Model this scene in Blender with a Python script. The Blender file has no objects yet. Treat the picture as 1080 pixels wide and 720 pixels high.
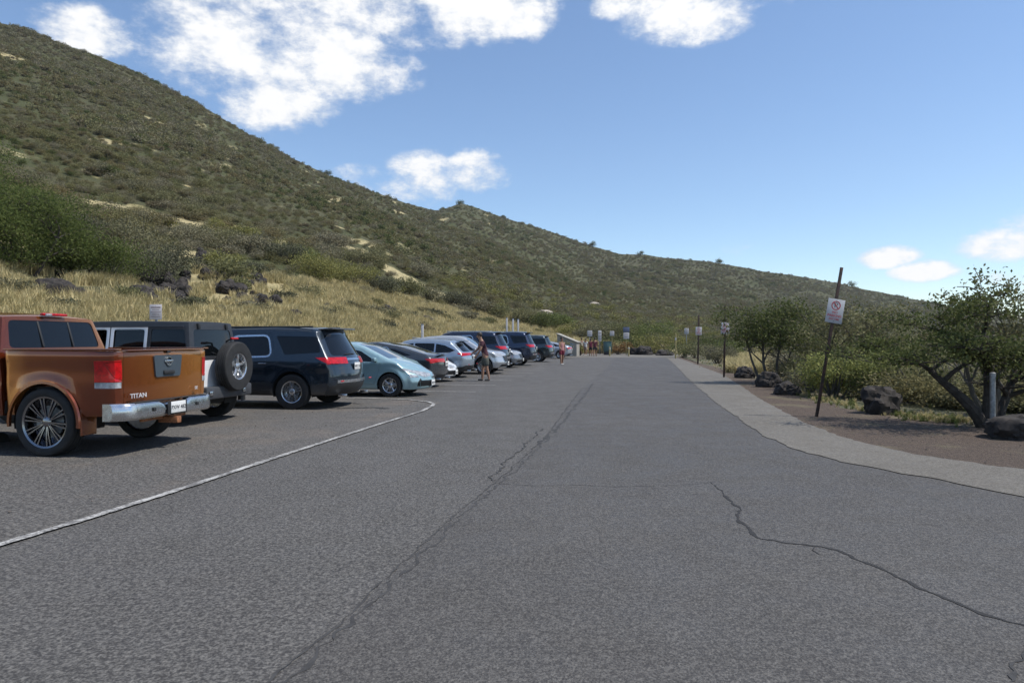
import bpy, bmesh, math, random
import numpy as np
from mathutils import Vector, Matrix, noise
PI = math.pi
random.seed(7); RNG = np.random.default_rng(7)
S = bpy.context.scene
COL = S.collection
F, HY, CH = 720.0, 359.0, 1.5
def gp(x, y, z=0.0):
    Y = F * (CH - z) / (y - HY); return Vector(((x - 540) / F * Y, Y, z))
def dp(x, Y, z=0.0): return Vector(((x - 540) / F * Y, Y, z))
RA = math.radians(10.2)
LT = Vector((math.cos(RA), -math.sin(RA), 0)); RD = Vector((math.sin(RA), math.cos(RA), 0))
def rp(lat, fwd, z=0.0): v = LT * lat + RD * fwd; v.z = z; return v
# ------------------------------------------------------------ objects
def tag(o, label=None, cat=None, group=None, kind=None):
    if label: o['label'] = label
    if cat: o['category'] = cat
    if group: o['group'] = group
    if kind: o['kind'] = kind
    return o
def empty(name, loc=(0, 0, 0), rz=0.0, parent=None):
    o = bpy.data.objects.new(name, None); COL.objects.link(o); o.location = loc
    o.rotation_euler = (0, 0, rz); o.parent = parent; o.empty_display_size = .2; return o
def link(name, me, mat, parent=None):
    if mat is not None and len(me.materials) == 0: me.materials.append(mat)
    o = bpy.data.objects.new(name, me); COL.objects.link(o); o.parent = parent; return o
def mk(name, bm, mat, parent=None, smooth=True, ang=38, free=True):
    me = bpy.data.meshes.new(name); bm.normal_update(); bm.to_mesh(me)
    if free: bm.free()
    if smooth:
        me.polygons.foreach_set('use_smooth', [True] * len(me.polygons))
        try: me.set_sharp_from_angle(angle=math.radians(ang))
        except Exception: pass
    return link(name, me, mat, parent)
def copy_tree(o, parent=None):
    c = o.copy(); COL.objects.link(c)
    if parent is not None: c.parent = parent
    for ch in [x for x in bpy.data.objects if x.parent == o]: copy_tree(ch, c)
    return c
def box(bm, c, s, bev=0.0, rot=None, seg=2):
    r = bmesh.ops.create_cube(bm, size=1.0); vs = r['verts']
    for v in vs: v.co = Vector((v.co.x * s[0], v.co.y * s[1], v.co.z * s[2]))
    if bev > 0:
        es = list({e for v in vs for e in v.link_edges})
        g = bmesh.ops.bevel(bm, geom=es + vs, offset=bev, segments=seg, affect='EDGES', profile=.5)
        vs = list({v for f in g['faces'] for v in f.verts} | {v for v in vs if v.is_valid})
    M = Matrix.Translation(c) @ (rot if rot is not None else Matrix.Identity(4))
    for v in vs: v.co = M @ v.co
    return vs
def tube(bm, pts, rad, n=8, cap=True):
    pts = [Vector(p) for p in pts]; rings = []
    if not hasattr(rad, '__len__'): rad = [rad] * len(pts)
    up = None
    for i, p in enumerate(pts):
        d = (pts[min(i + 1, len(pts) - 1)] - pts[max(i - 1, 0)])
        d = d.normalized() if d.length > 1e-9 else Vector((0, 0, 1))
        if up is None: up = Vector((1, 0, 0)) if abs(d.x) < .8 else Vector((0, 1, 0))
        a = d.cross(up)
        if a.length < 1e-6: a = d.cross(Vector((0.3, 1, .2)))
        a.normalize(); b = d.cross(a); up = -b.cross(Vector((0, 0, 0))) if False else a.cross(d)
        rings.append([bm.verts.new(p + (a * math.cos(2 * PI * k / n) + b * math.sin(2 * PI * k / n)) * rad[i]) for k in range(n)])
    for i in range(len(rings) - 1):
        for k in range(n):
            bm.faces.new((rings[i][k], rings[i][(k + 1) % n], rings[i + 1][(k + 1) % n], rings[i + 1][k]))
    if cap:
        bm.faces.new(rings[0][::-1]); bm.faces.new(rings[-1])
def lathe(bm, prof, n=40, axis='y', loop=False):
    """prof: (radius, offset) pairs revolved about local y"""
    rings = []
    for k in range(n):
        a = 2 * PI * k / n; ca, sa = math.cos(a), math.sin(a)
        rings.append([bm.verts.new((r * ca, o, r * sa)) if axis == 'y' else bm.verts.new((r * ca, r * sa, o)) for r, o in prof])
    m = len(prof)
    for k in range(n):
        A, B = rings[k], rings[(k + 1) % n]
        for i in range(m if loop else m - 1):
            j = (i + 1) % m
            try: bm.faces.new((A[i], A[j], B[j], B[i]))
            except ValueError: pass
def poly_sheet(name, pts, mat, z, parent=None, kind='structure'):
    bm = bmesh.new(); bm.faces.new([bm.verts.new((p[0], p[1], z)) for p in pts])
    bmesh.ops.triangulate(bm, faces=bm.faces[:])
    for f in bm.faces:
        f.normal_update()
        if f.normal.z < 0: f.normal_flip()
    o = mk(name, bm, mat, parent, smooth=False)
    if kind: o['kind'] = kind
    return o
def ribbon(name, pts, w, mat, z, jag=0.0, taper=False, kind='structure', parent=None, seed=1, step=.05, wn=.5):
    """flat strip along 2D points; jag wobbles centre line and width"""
    rr = random.Random(seed); P = [Vector((p[0], p[1], 0)) for p in pts]; Q = []
    for a, b in zip(P[:-1], P[1:]):
        n = max(1, int((b - a).length / step))
        Q += [a.lerp(b, i / n) for i in range(n)]
    Q.append(P[-1]); bm = bmesh.new(); prev = None
    for i, p in enumerate(Q):
        d = (Q[min(i + 1, len(Q) - 1)] - Q[max(i - 1, 0)]); d.normalize(); nrm = Vector((-d.y, d.x, 0))
        c = p + nrm * (noise.noise(p * 3 + Vector((seed, 0, 0))) * jag + noise.noise(p * 11) * jag * .6)
        ww = w * (1 + wn * noise.noise(p * 9 + Vector((0, seed, 0))) * 1.6 + wn * (rr.random() - .5) * .6)
        if taper: ww *= min(1, .25 + 4 * min(i, len(Q) - 1 - i) / len(Q))
        a, b = bm.verts.new((c + nrm * ww / 2).xy.to_3d() + Vector((0, 0, z))), bm.verts.new((c - nrm * ww / 2).xy.to_3d() + Vector((0, 0, z)))
        if prev: bm.faces.new((prev[0], prev[1], b, a))
        prev = (a, b)
    for f in bm.faces:
        f.normal_update()
        if f.normal.z < 0: f.normal_flip()
    o = mk(name, bm, mat, parent, smooth=False)
    if kind: o['kind'] = kind
    return o
# ------------------------------------------------------------ materials
class NT:
    def __init__(s, nt): s.nt = nt
    def n(s, t, **kw):
        nd = s.nt.nodes.new(t)
        for k, v in kw.items():
            if hasattr(nd, k): setattr(nd, k, v)
            else: raise AttributeError(k)
        return nd
    def l(s, a, b): s.nt.links.new(a, b)
    def inp(s, nd, key, v):
        if hasattr(v, 'is_linked') or isinstance(v, bpy.types.NodeSocket): s.l(v, nd.inputs[key])
        else: nd.inputs[key].default_value = v
    def math(s, op, a, b=0.0, c=0.0, clamp=False):
        nd = s.n('ShaderNodeMath', operation=op, use_clamp=clamp)
        s.inp(nd, 0, a); s.inp(nd, 1, b); s.inp(nd, 2, c); return nd.outputs[0]
    def noise(s, vec, scale, detail=4, rough=.55, dist=0.0, dim='3D'):
        nd = s.n('ShaderNodeTexNoise', noise_dimensions=dim)
        if vec is not None: s.l(vec, nd.inputs['Vector'])
        nd.inputs['Scale'].default_value = scale; nd.inputs['Detail'].default_value = detail
        nd.inputs['Roughness'].default_value = rough; nd.inputs['Distortion'].default_value = dist
        return nd.outputs['Fac']
    def ramp(s, fac, lo, hi, a=0.0, b=1.0):
        nd = s.n('ShaderNodeMapRange', clamp=True); nd.interpolation_type = 'SMOOTHSTEP'
        s.inp(nd, 0, fac); s.inp(nd, 1, lo); s.inp(nd, 2, hi); s.inp(nd, 3, a); s.inp(nd, 4, b); return nd.outputs[0]
    def mix(s, fac, a, b, mode='MIX'):
        nd = s.n('ShaderNodeMix', data_type='RGBA', blend_type=mode)
        s.inp(nd, 0, fac)
        for k, v in ((6, a), (7, b)):
            if isinstance(v, (tuple, list)): nd.inputs[k].default_value = (*v[:3], 1)
            else: s.l(v, nd.inputs[k])
        return nd.outputs[2]
    def pos(s, scale=(1, 1, 1), obj=False):
        src = s.n('ShaderNodeTexCoord').outputs['Object'] if obj else s.n('ShaderNodeNewGeometry').outputs['Position']
        m = s.n('ShaderNodeMapping'); m.inputs['Scale'].default_value = scale; s.l(src, m.inputs['Vector']); return m.outputs[0]
    def bump(s, h, strength=.3, dist=.01):
        b = s.n('ShaderNodeBump'); b.inputs['Strength'].default_value = strength; b.inputs['Distance'].default_value = dist
        s.l(h, b.inputs['Height']); return b.outputs[0]
def newmat(name):
    m = bpy.data.materials.new(name); m.use_nodes = True; nt = m.node_tree
    b = nt.nodes['Principled BSDF']; return m, NT(nt), b
def pmat(name, col, rough=.5, metal=0.0, spec=.5, coat=0.0, var=0.0, vs=8.0, rvar=0.0, bump=0.0, bs=60, col2=None, emit=None, dirt=0.0):
    m, t, b = newmat(name)
    b.inputs['Base Color'].default_value = (*col, 1); b.inputs['Roughness'].default_value = rough
    b.inputs['Metallic'].default_value = metal; b.inputs['Specular IOR Level'].default_value = spec
    b.inputs['Coat Weight'].default_value = coat; b.inputs['Coat Roughness'].default_value = .04
    p = t.pos(obj=True); n1 = t.noise(p, vs, 5, .6)
    c = None
    if var or col2:
        c2 = col2 or tuple(x * (1 - var) for x in col)
        c = t.mix(t.ramp(n1, .35, .65), col, c2)
    if dirt:   # road dust settled low on the bodywork, real dirt with ragged upper edge
        sx = t.n('ShaderNodeSeparateXYZ'); t.l(t.n('ShaderNodeTexCoord').outputs['Object'], sx.inputs[0])
        hz = t.math('ADD', sx.outputs[2], t.math('MULTIPLY', n1, .35))
        f = t.math('MULTIPLY', t.ramp(hz, .85, .4), dirt)
        c = t.mix(f, c if c is not None else col, (.16, .13, .10))
        r = t.math('MULTIPLY_ADD', f, .5, rough, clamp=True); t.l(r, b.inputs['Roughness'])
    if c is not None: t.l(c, b.inputs['Base Color'])
    if rvar: t.l(t.ramp(t.noise(p, vs * 2, 4), .3, .7, rough - rvar, rough + rvar), b.inputs['Roughness'])
    if bump: t.l(t.bump(t.noise(p, bs, 4), bump, .004), b.inputs['Normal'])
    if emit: b.inputs['Emission Color'].default_value = (*emit[0], 1); b.inputs['Emission Strength'].default_value = emit[1]
    return m
def paint(name, col, metal=.45, rough=.32, dirt=.35, coat=.9): return pmat(name, col, rough, metal, .5, coat, dirt=dirt, vs=3)
M = {}
M['glass'] = pmat('tinted_glass', (.004, .005, .006), .03, 0, .35, .15)
M['glass2'] = pmat('windshield_glass', (.03, .038, .042), .03, 0, .6, .6)
M['tyre'] = pmat('tyre_rubber', (.018, .018, .019), .8, var=.4, bump=.3, bs=90)
M['black'] = pmat('black_plastic', (.02, .02, .021), .55, var=.2)
M['under'] = pmat('underbody_black', (.012, .011, .010), .9)
M['chrome'] = pmat('chrome', (.60, .61, .63), .24, 1.0, rvar=.05, vs=6)
M['dark_chrome'] = pmat('smoked_chrome', (.26, .26, .28), .2, 1.0, rvar=.05)
M['alloy'] = pmat('alloy_silver', (.55, .56, .58), .28, .9, rvar=.08)
M['red_lamp'] = pmat('red_lamp_lens', (.50, .006, .010), .18, 0, .4, .35, col2=(.30, .004, .006), vs=22)
M['white_lamp'] = pmat('white_lamp_lens', (.40, .42, .45), .15, 0, .5, .5, col2=(.20, .21, .23), vs=14)
M['plate'] = pmat('licence_plate_white', (.68, .68, .66), .45, var=.1, vs=30)
M['plate_ink'] = pmat('licence_plate_ink', (.02, .02, .03), .5)
M['orange_mud'] = pmat('orange_hitch', (.35, .14, .06), .6, var=.5, vs=20)
M['steel'] = pmat('galvanised_steel', (.30, .31, .32), .5, .7, var=.4, vs=14)
M['pole'] = pmat('rusty_dark_pole', (.020, .017, .016), .7, .2, col2=(.07, .035, .025), vs=9)
M['sign_white'] = pmat('sign_white', (.50, .49, .50), .45, var=.12, vs=9)
M['sign_red'] = pmat('sign_red', (.45, .03, .03), .5)
M['sign_grey'] = pmat('sign_faded_ink', (.16, .10, .10), .5)
M['sign_black'] = pmat('sign_black', (.03, .03, .03), .5)
M['sign_blue'] = pmat('sign_blue', (.07, .11, .20), .5)
M['yellow'] = pmat('bollard_yellow', (.30, .25, .10), .6, var=.4, vs=8)
M['soft_top'] = pmat('hardtop_black', (.028, .030, .036), .5, var=.2, vs=10)
# ------------------------------------------------------------ car bodies
def interp(tbl, x):
    if x <= tbl[0][0]: return tbl[0][1]
    for (a, u), (b, v) in zip(tbl[:-1], tbl[1:]):
        if x <= b: return u + (v - u) * (x - a) / (b - a)
    return tbl[-1][1]
def shell(sp, h):
    x0, x1 = sp['x']; W = sp['W'] / 2; top, zb = sp['top'], sp['zb']; belt, tum = sp['belt'], sp['tum']
    rear, front = sp.get('rear', [(0, 0)]), sp.get('front', [(0, 0)])
    pr, pf = sp.get('round', (.16, .2)); crown = sp.get('crown', .03)
    L = x1 - x0; H = max(z for _, z in top)
    nx, nz, ny = max(10, round(L / h)), max(8, round((H - zb) / h)), max(8, round(2 * W / (h * 1.4)))
    bm = bmesh.new(); V = {}
    def vert(i, j, k):
        if (i, j, k) in V: return V[i, j, k]
        s, t, r = i / nx, 2 * j / ny - 1, k / nz
        xn = x0 + s * L; zt = interp(top, xn); z = zb + r * (zt - zb)
        fr, ff = max(0, 1 - (xn - x0) / 1.1), max(0, 1 - (x1 - xn) / .9)
        x = xn + interp(rear, z) * fr - interp(front, z) * ff
        x += pr * t * t * max(0, 1 - (xn - x0) / .5) - pf * t * t * max(0, 1 - (x1 - xn) / .7)
        w = W * (1 - .05 * max(0, (abs(xn - (x0 + x1) / 2) / (L / 2)) - .55) ** 1.5 * 3)
        if z > belt: w -= tum * (z - belt) + sp.get('should', .025)
        else:
            w -= .05 * ((belt - z) / max(.01, belt - zb)) ** 2 + .018 * math.exp(-((z - (belt * .6 + zb * .4)) / .12) ** 2) * sp.get('scallop', 1)
        for xw in sp['wheels']:
            d = math.hypot(x - xw, z - sp['R']); w += .022 * math.exp(-((d - sp['arch'] - .03) / .07) ** 2)
        if k == nz: z += crown * (1 - t * t)
        v = bm.verts.new((x, t * w, z)); V[i, j, k] = v; return v
    def quad(a, b, c, d):
        bm.faces.new((vert(*a), vert(*b), vert(*c), vert(*d)))
    for i in range(nx):
        for k in range(nz):
            quad((i, 0, k), (i + 1, 0, k), (i + 1, 0, k + 1), (i, 0, k + 1))
            quad((i, ny, k + 1), (i + 1, ny, k + 1), (i + 1, ny, k), (i, ny, k))
        for j in range(ny):
            quad((i, j, nz), (i + 1, j, nz), (i + 1, j + 1, nz), (i, j + 1, nz))
            quad((i, j + 1, 0), (i + 1, j + 1, 0), (i + 1, j, 0), (i, j, 0))
    for j in range(ny):
        for k in range(nz):
            quad((0, j + 1, k), (0, j, k), (0, j, k + 1), (0, j + 1, k + 1))
            quad((nx, j, k), (nx, j + 1, k), (nx, j + 1, k + 1), (nx, j, k + 1))
    for _ in range(sp.get('smooth', 3)):
        bmesh.ops.smooth_vert(bm, verts=bm.verts[:], factor=.5, use_axis_x=True, use_axis_y=True, use_axis_z=True)
    bm.normal_update(); return bm
AX = {'y': (1, 0, 2), 'x': (0, 1, 2), 'z': (2, 0, 1)}
def inpoly(px, py, poly):
    c = False; n = len(poly)
    for i in range(n):
        x0, y0 = poly[i]; x1, y1 = poly[i - 1]
        if (y0 > py) != (y1 > py) and px < (x1 - x0) * (py - y0) / (y1 - y0) + x0: c = not c
    return c
def region(bm, poly, axis, sign, nmin=.15, cmin=None):
    """cut the outline (seen along the axis) into the skin and return the faces inside it"""
    n, a, b = AX[axis]
    lo = (min(p[0] for p in poly) - .02, min(p[1] for p in poly) - .02); hi = (max(p[0] for p in poly) + .02, max(p[1] for p in poly) + .02)
    def cand():
        out = []
        for f in bm.faces:
            if nmin is not None and f.normal[n] * sign < nmin: continue
            if cmin is not None and f.calc_center_median()[n] * sign < cmin: continue
            A = [v.co[a] for v in f.verts]; B = [v.co[b] for v in f.verts]
            if max(A) < lo[0] or min(A) > hi[0] or max(B) < lo[1] or min(B) > hi[1]: continue
            out.append(f)
        return out
    fs = cand()
    for p, q in zip(poly, poly[1:] + poly[:1]):
        d = (q[0] - p[0], q[1] - p[1])
        no = [0, 0, 0]; no[a] = -d[1]; no[b] = d[0]; co = [0, 0, 0]; co[a] = p[0]; co[b] = p[1]
        es = {e for f in fs for e in f.edges}; vs = {v for f in fs for v in f.verts}
        g = bmesh.ops.bisect_plane(bm, geom=fs + list(es) + list(vs), dist=1e-5, plane_co=co, plane_no=no)
        fs = [f for f in g['geom'] if isinstance(f, bmesh.types.BMFace)]
    bm.normal_update()
    res = []
    for f in cand():
        c = f.calc_center_median()
        if inpoly(c[a], c[b], poly): res.append(f)
    return res
def detach(bm, faces, name, mat, parent, depth=.006, back=0.0, scl=1.0, lipn=None, keep=True):
    """take the faces out of the skin as a mesh of their own, set back by depth, with a return edge on both"""
    if not faces: return None
    if keep:     # only the main piece comes away
        left, comps = set(faces), []
        while left:
            st = [left.pop()]; comp = list(st)
            while st:
                f = st.pop()
                for e in f.edges:
                    for g in e.link_faces:
                        if g in left: left.remove(g); st.append(g); comp.append(g)
            comps.append((sum(f.calc_area() for f in comp), comp))
        faces = max(comps, key=lambda c: c[0])[1]
    bm.normal_update(); fs = set(faces); nb = bmesh.new(); mp = {}
    for f in fs:
        for v in f.verts:
            if v not in mp: mp[v] = nb.verts.new(v.co - v.normal * depth)
    for f in fs:
        try: nb.faces.new([mp[v] for v in f.verts])
        except ValueError: pass
    bnd = [e for f in fs for e in f.edges if len(e.link_faces) == 2 and sum(g in fs for g in e.link_faces) == 1]
    bnd = list(dict.fromkeys(bnd)); nd = {tuple(round(c, 5) for c in v.co): v.normal.copy() for e in bnd for v in e.verts}
    if not keep: nb.free(); nb = None
    bmesh.ops.delete(bm, geom=list(fs), context='FACES')
    bnd = [e for e in bnd if e.is_valid]
    g = bmesh.ops.extrude_edge_only(bm, edges=bnd)
    dd = lipn if lipn is not None else (depth if abs(depth) > .002 else .03)
    for v in g['geom']:
        if isinstance(v, bmesh.types.BMVert):
            k = tuple(round(c, 5) for c in v.co); v.co = v.co - nd.get(k, Vector((0, 0, 0))) * dd
    if nb is None: return None
    nb.normal_update()
    if scl != 1.0:
        c = sum((v.co for v in nb.verts), Vector()) / len(nb.verts)
        for v in nb.verts:
            v.co.x = c.x + (v.co.x - c.x) * scl; v.co.z = c.z + (v.co.z - c.z) * scl
            if scl < 1 and name in ('tailgate', 'hatch'): v.co.y = c.y + (v.co.y - c.y) * scl
    if back:
        be = [e for e in nb.edges if len(e.link_faces) == 1]; nn = {tuple(round(c, 5) for c in v.co): v.normal.copy() for v in nb.verts}
        g = bmesh.ops.extrude_edge_only(nb, edges=be)
        for v in g['geom']:
            if isinstance(v, bmesh.types.BMVert):
                v.co = v.co - nn.get(tuple(round(c, 5) for c in v.co), Vector((0, 0, 0))) * back
    return mk(name, nb, mat, parent)
def grow(poly, d):
    cx = sum(p[0] for p in poly) / len(poly); cy = sum(p[1] for p in poly) / len(poly); out = []
    n = len(poly)
    for i in range(n):
        p0, p, p1 = Vector(poly[i - 1]), Vector(poly[i]), Vector(poly[(i + 1) % n])
        e0, e1 = (p - p0).normalized(), (p1 - p).normalized()
        n0, n1 = Vector((e0.y, -e0.x)), Vector((e1.y, -e1.x))
        if n0.dot(p - Vector((cx, cy))) < 0 and n1.dot(p - Vector((cx, cy))) < 0: n0, n1 = -n0, -n1
        b = (n0 + n1); b = b / max(.4, b.length ** 2) * 2
        out.append((p.x + b.x * d, p.y + b.y * d))
    return out
def mir(poly): return [(-a, b) for a, b in poly][::-1]
def rnd(poly, r=.04, k=3):
    """round the corners of an outline"""
    out = []; n = len(poly)
    for i in range(n):
        p0, p, p1 = Vector(poly[i - 1]), Vector(poly[i]), Vector(poly[(i + 1) % n])
        a = p + (p0 - p).normalized() * min(r, (p0 - p).length * .45); b = p + (p1 - p).normalized() * min(r, (p1 - p).length * .45)
        for j in range(k + 1):
            t = j / k; q = a * (1 - t) ** 2 + p * 2 * t * (1 - t) + b * t * t; out.append((q.x, q.y))
    return out
# ------------------------------------------------------------ wheels
def wheel(parent, loc, R, rr, w, side, style='multi', n=5, mat=None, turn=0.0, tname='wheel', rimhub=True):
    """thing > wheel > tyre, rim"""
    e = empty(tname, loc, 0, parent); mat = mat or M['alloy']; s = side
    bm = bmesh.new(); hw = w / 2
    prof = [(rr * .97, -hw * .80), (rr * 1.03, -hw * .92), ((rr + R) / 2, -hw), (R * .95, -hw * .93), (R * .985, -hw * .80), (R, -hw * .55)]
    for g in (-.36, -.02, .32):
        prof += [(R, hw * (g - .02)), (R - .009, hw * g), (R - .009, hw * (g + .06)), (R, hw * (g + .08))]
    prof += [(R, hw * .55), (R * .985, hw * .80), (R * .95, hw * .93), ((rr + R) / 2, hw), (rr * 1.03, hw * .92), (rr * .97, hw * .80)]
    lathe(bm, prof, 44); mk('tyre', bm, M['tyre'], e, ang=30)
    bm = bmesh.new(); y = hw * s
    lathe(bm, [(rr * 1.0, -hw * .8 * s), (rr * .92, -hw * .6 * s), (rr * .90, y * .45), (rr * .93, y * .78), (rr * 1.0, y * .86), (rr * 1.005, y * .80)], 44)
    lathe(bm, [(rr * .9, -hw * .5 * s), (.03, -hw * .5 * s)], 24)
    yo, yi = y * .74, y * .60
    def spoke(a, w0, w1, r0=.05, r1=None, dy=0):
        r1 = r1 or rr * .94; c, d = math.cos(a), math.sin(a); vs = []
        for rad, ww, yy in ((r0, w0, yi + dy), ((r0 + r1) / 2, (w0 + w1) / 2, (yi + yo) / 2 + .006 * s), (r1, w1, yo + dy)):
            for q, dep in ((-1, -.02 * s), (-.6, 0), (.6, 0), (1, -.02 * s)):
                vs.append(bm.verts.new((rad * c - q * ww / 2 * d, yy + dep, rad * d + q * ww / 2 * c)))
        for i in range(2):
            for k in range(3): bm.faces.new((vs[i * 4 + k], vs[i * 4 + k + 1], vs[i * 4 + 5 + k], vs[i * 4 + 4 + k]))
    for k in range(n):
        a = turn + 2 * PI * k / n
        if style == 'multi': spoke(a, .055, .04)
        elif style == 'split': spoke(a - .16, .03, .035); spoke(a + .16, .03, .035)
        elif style == 'big': spoke(a - .09, .022, .030); spoke(a + .09, .022, .030)
        elif style == 'wide': spoke(a, .08, .11)
    lathe(bm, [(.001, yi + .012 * s), (.045, yi + .012 * s), (.07, yi - .002 * s), (.075, yi - .02 * s)], 20)
    for k in range(5):
        a = 2 * PI * k / 5; box(bm, (.05 * math.cos(a) * 1.2, yi + .008 * s, .05 * math.sin(a) * 1.2), (.016, .014, .016), .003)
    mk('rim', bm, mat, e, ang=35)
    bm = bmesh.new(); lathe(bm, [(.02, yi * .3 - .02), (rr * .62, yi * .3 - .02), (rr * .62, yi * .3), (.02, yi * .3)], 30)
    mk('brake_disc', bm, M['steel'], e)
    return e
def text(txt, size, mat, parent, loc, rot, name='lettering', ext=.002, align='CENTER', sx=1.0):
    cu = bpy.data.curves.new(name, 'FONT'); cu.body = txt; cu.size = size; cu.extrude = ext; cu.align_x = align; cu.align_y = 'CENTER'
    cu.offset = size * .012
    tmp = bpy.data.objects.new('t', cu); COL.objects.link(tmp)
    me = bpy.data.meshes.new_from_object(tmp.evaluated_get(bpy.context.evaluated_depsgraph_get())); bpy.data.objects.remove(tmp)
    for v in me.vertices: v.co.x *= sx
    me.materials.clear(); o = link(name, me, mat, parent); o.location = loc; o.rotation_euler = rot; return o
RX = (PI / 2, 0, -PI / 2)      # text standing on a face that looks along local -x
FX = (PI / 2, 0, PI / 2)
def plate(parent, loc, rear=True, txt='ABC 123', tilt=0):
    s = -1 if rear else 1
    bm = bmesh.new(); box(bm, (0, 0, 0), (.012, .305, .155), .004); o = mk('licence_plate', bm, M['plate'], parent); o.location = loc
    text(txt, .075, M['plate_ink'], o, (s * .0075, 0, -.005), RX if rear else FX, 'plate_number', .001)
    return o
def bar(parent, name, c, s, mat, bev=.012, rot=None):
    bm = bmesh.new(); box(bm, (0, 0, 0), s, min(bev, min(s) * .45), rot); o = mk(name, bm, mat, parent); o.location = c; return o
def car(name, label, sp, body, loc, ang, cat='car', scale=(1, 1, 1), h=.06, near=True, R=None, rim=None, group=None, plt=None, rails=None, zoff=0):
    root = empty(name, loc, ang); tag(root, label, cat, group)
    sx, sy, sz = scale; i0 = len(bpy.data.objects); W2 = sp['W'] / 2
    mats = {'b': body, 'g': M['glass'], 'w': M['glass2'], 'k': M['black'], 'c': M['chrome'], 'r': M['red_lamp'], 'l': M['white_lamp'], 's': M['alloy']}
    bm = shell(sp, h); made = []
    for xw in sp['wheels']:
        circ = [(xw + sp['arch'] * math.cos(a * 2 * PI / 26), sp['R'] + sp['arch'] * math.sin(a * 2 * PI / 26)) for a in range(26)]
        for s in (1, -1):
            f = region(bm, circ, 'y', s, None, W2 - .34)
            bmesh.ops.delete(bm, geom=f, context='FACES')
            ed = [e for e in bm.edges if len(e.link_faces) == 1 and all(abs(math.hypot(v.co.x - xw, v.co.z - sp['R']) - sp['arch']) < .02 and v.co.y * s > W2 - .3 for v in e.verts)]
            g = bmesh.ops.extrude_edge_only(bm, edges=ed)
            for v in g['geom']:
                if isinstance(v, bmesh.types.BMVert): v.co.y -= s * .05
    bm.normal_update()
    for key in ('cuts', 'nearcuts'):
        if key == 'nearcuts' and not near: continue
        for c in sp.get(key, []):
            nm, mt, axis, poly, depth = c[:5]; opt = c[5] if len(c) > 5 else {}
            if opt.get('near') and not near: continue
            todo = []
            if axis == 'y': todo = [(poly, 1), (poly, -1)]
            elif axis in ('x+', 'x-'):
                sg = 1 if axis == 'x+' else -1
                todo = [(poly, sg)] + ([(mir(poly), sg)] if opt.get('pair') else [])
            elif axis == 'z': todo = [(poly, 1)] + ([([(a, -b) for a, b in poly][::-1], 1)] if opt.get('pair') else [])
            for pl, sg in todo:
                if opt.get('trim'):
                    tr = region(bm, grow(pl, opt['trim']), axis[0], sg)
                    trs = set(tr)
                f = region(bm, pl, axis[0], sg, opt.get('nmin', .15))
                ob = detach(bm, f, nm, mats[mt], root, depth, opt.get('back', 0), opt.get('scl', 1))
                if opt.get('trim'):
                    outer = grow(pl, opt['trim']); n_, a_, b_ = AX[axis[0]]
                    f = [q for q in bm.faces if q.normal[n_] * sg > .3 and inpoly(q.calc_center_median()[a_], q.calc_center_median()[b_], outer)]
                    detach(bm, f, 'window_trim', mats[opt.get('tm', 'c')], root, -.006)
    mk('body', bm, body, root, ang=40)
    # underbody with wheel housings
    bm = bmesh.new(); x0, x1 = sp['x']
    box(bm, ((x0 + x1) / 2, 0, sp['zb'] + .12), (x1 - x0 - .5, sp['W'] - 1.0, .16), .03)
    box(bm, ((sp['wheels'][0] + sp['wheels'][1]) / 2, 0, sp['zb'] + .14), (sp['wheels'][1] - sp['wheels'][0] - 2 * sp['arch'] - .06, sp['W'] - .25, .2), .03)
    tube(bm, [(sp['wheels'][0], -W2 + .2, sp['R'] * .95), (sp['wheels'][0], W2 - .2, sp['R'] * .95)], .05)
    for xw in sp['wheels']:
        for s in (1, -1):
            n = 24; ra = sp['arch'] + .012; A, B = [], []
            for k in range(n + 1):
                a = -.25 + (PI + .5) * k / n
                A.append(bm.verts.new((xw + ra * math.cos(a), s * (W2 - .07), sp['R'] + ra * math.sin(a)))); B.append(bm.verts.new((xw + ra * math.cos(a), s * (W2 - .42), sp['R'] + ra * math.sin(a))))
            for k in range(n): bm.faces.new((A[k], A[k + 1], B[k + 1], B[k]))
            bm.faces.new(B)
    mk('underbody', bm, M['under'], root)
    for c in sp.get('bars', []):
        if c[0] in ('roof_rail',) and rails is None: continue
        nm, pc, sz_, mt = c[:4]; rot = Matrix.Rotation(c[4], 4, 'Y') if len(c) > 4 else None
        for s in ((1, -1) if abs(pc[1]) > .3 and nm not in ('single',) else (1,)):
            bar(root, nm, (pc[0], pc[1] * s, pc[2]), sz_, rails if nm == 'roof_rail' else mats[mt], .03 if nm == 'door_mirror' else .012, rot)
    if plt: plate(root, sp['plate'] if plt[1] else sp['fplate'], plt[1], plt[0])
    for o in bpy.data.objects:       # stretch this body to the size of its kind
        if o.parent == root:
            o.location = (o.location.x * sx, o.location.y * sy, o.location.z * sz)
            if o.type == 'MESH' and scale != (1, 1, 1):
                o.scale = (sx, sy, sz)
    rr = rim or dict(style='multi', n=5); Rw = R or sp['R']
    for xw in sp['wheels']:
        for s in (1, -1):
            wheel(root, (xw * sx, s * (W2 * sy - .125), Rw), Rw, Rw * rr.get('k', .68), .225, s, rr['style'], rr['n'], rr.get('mat'), turn=rr.get('turn', .2))
    return root
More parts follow.
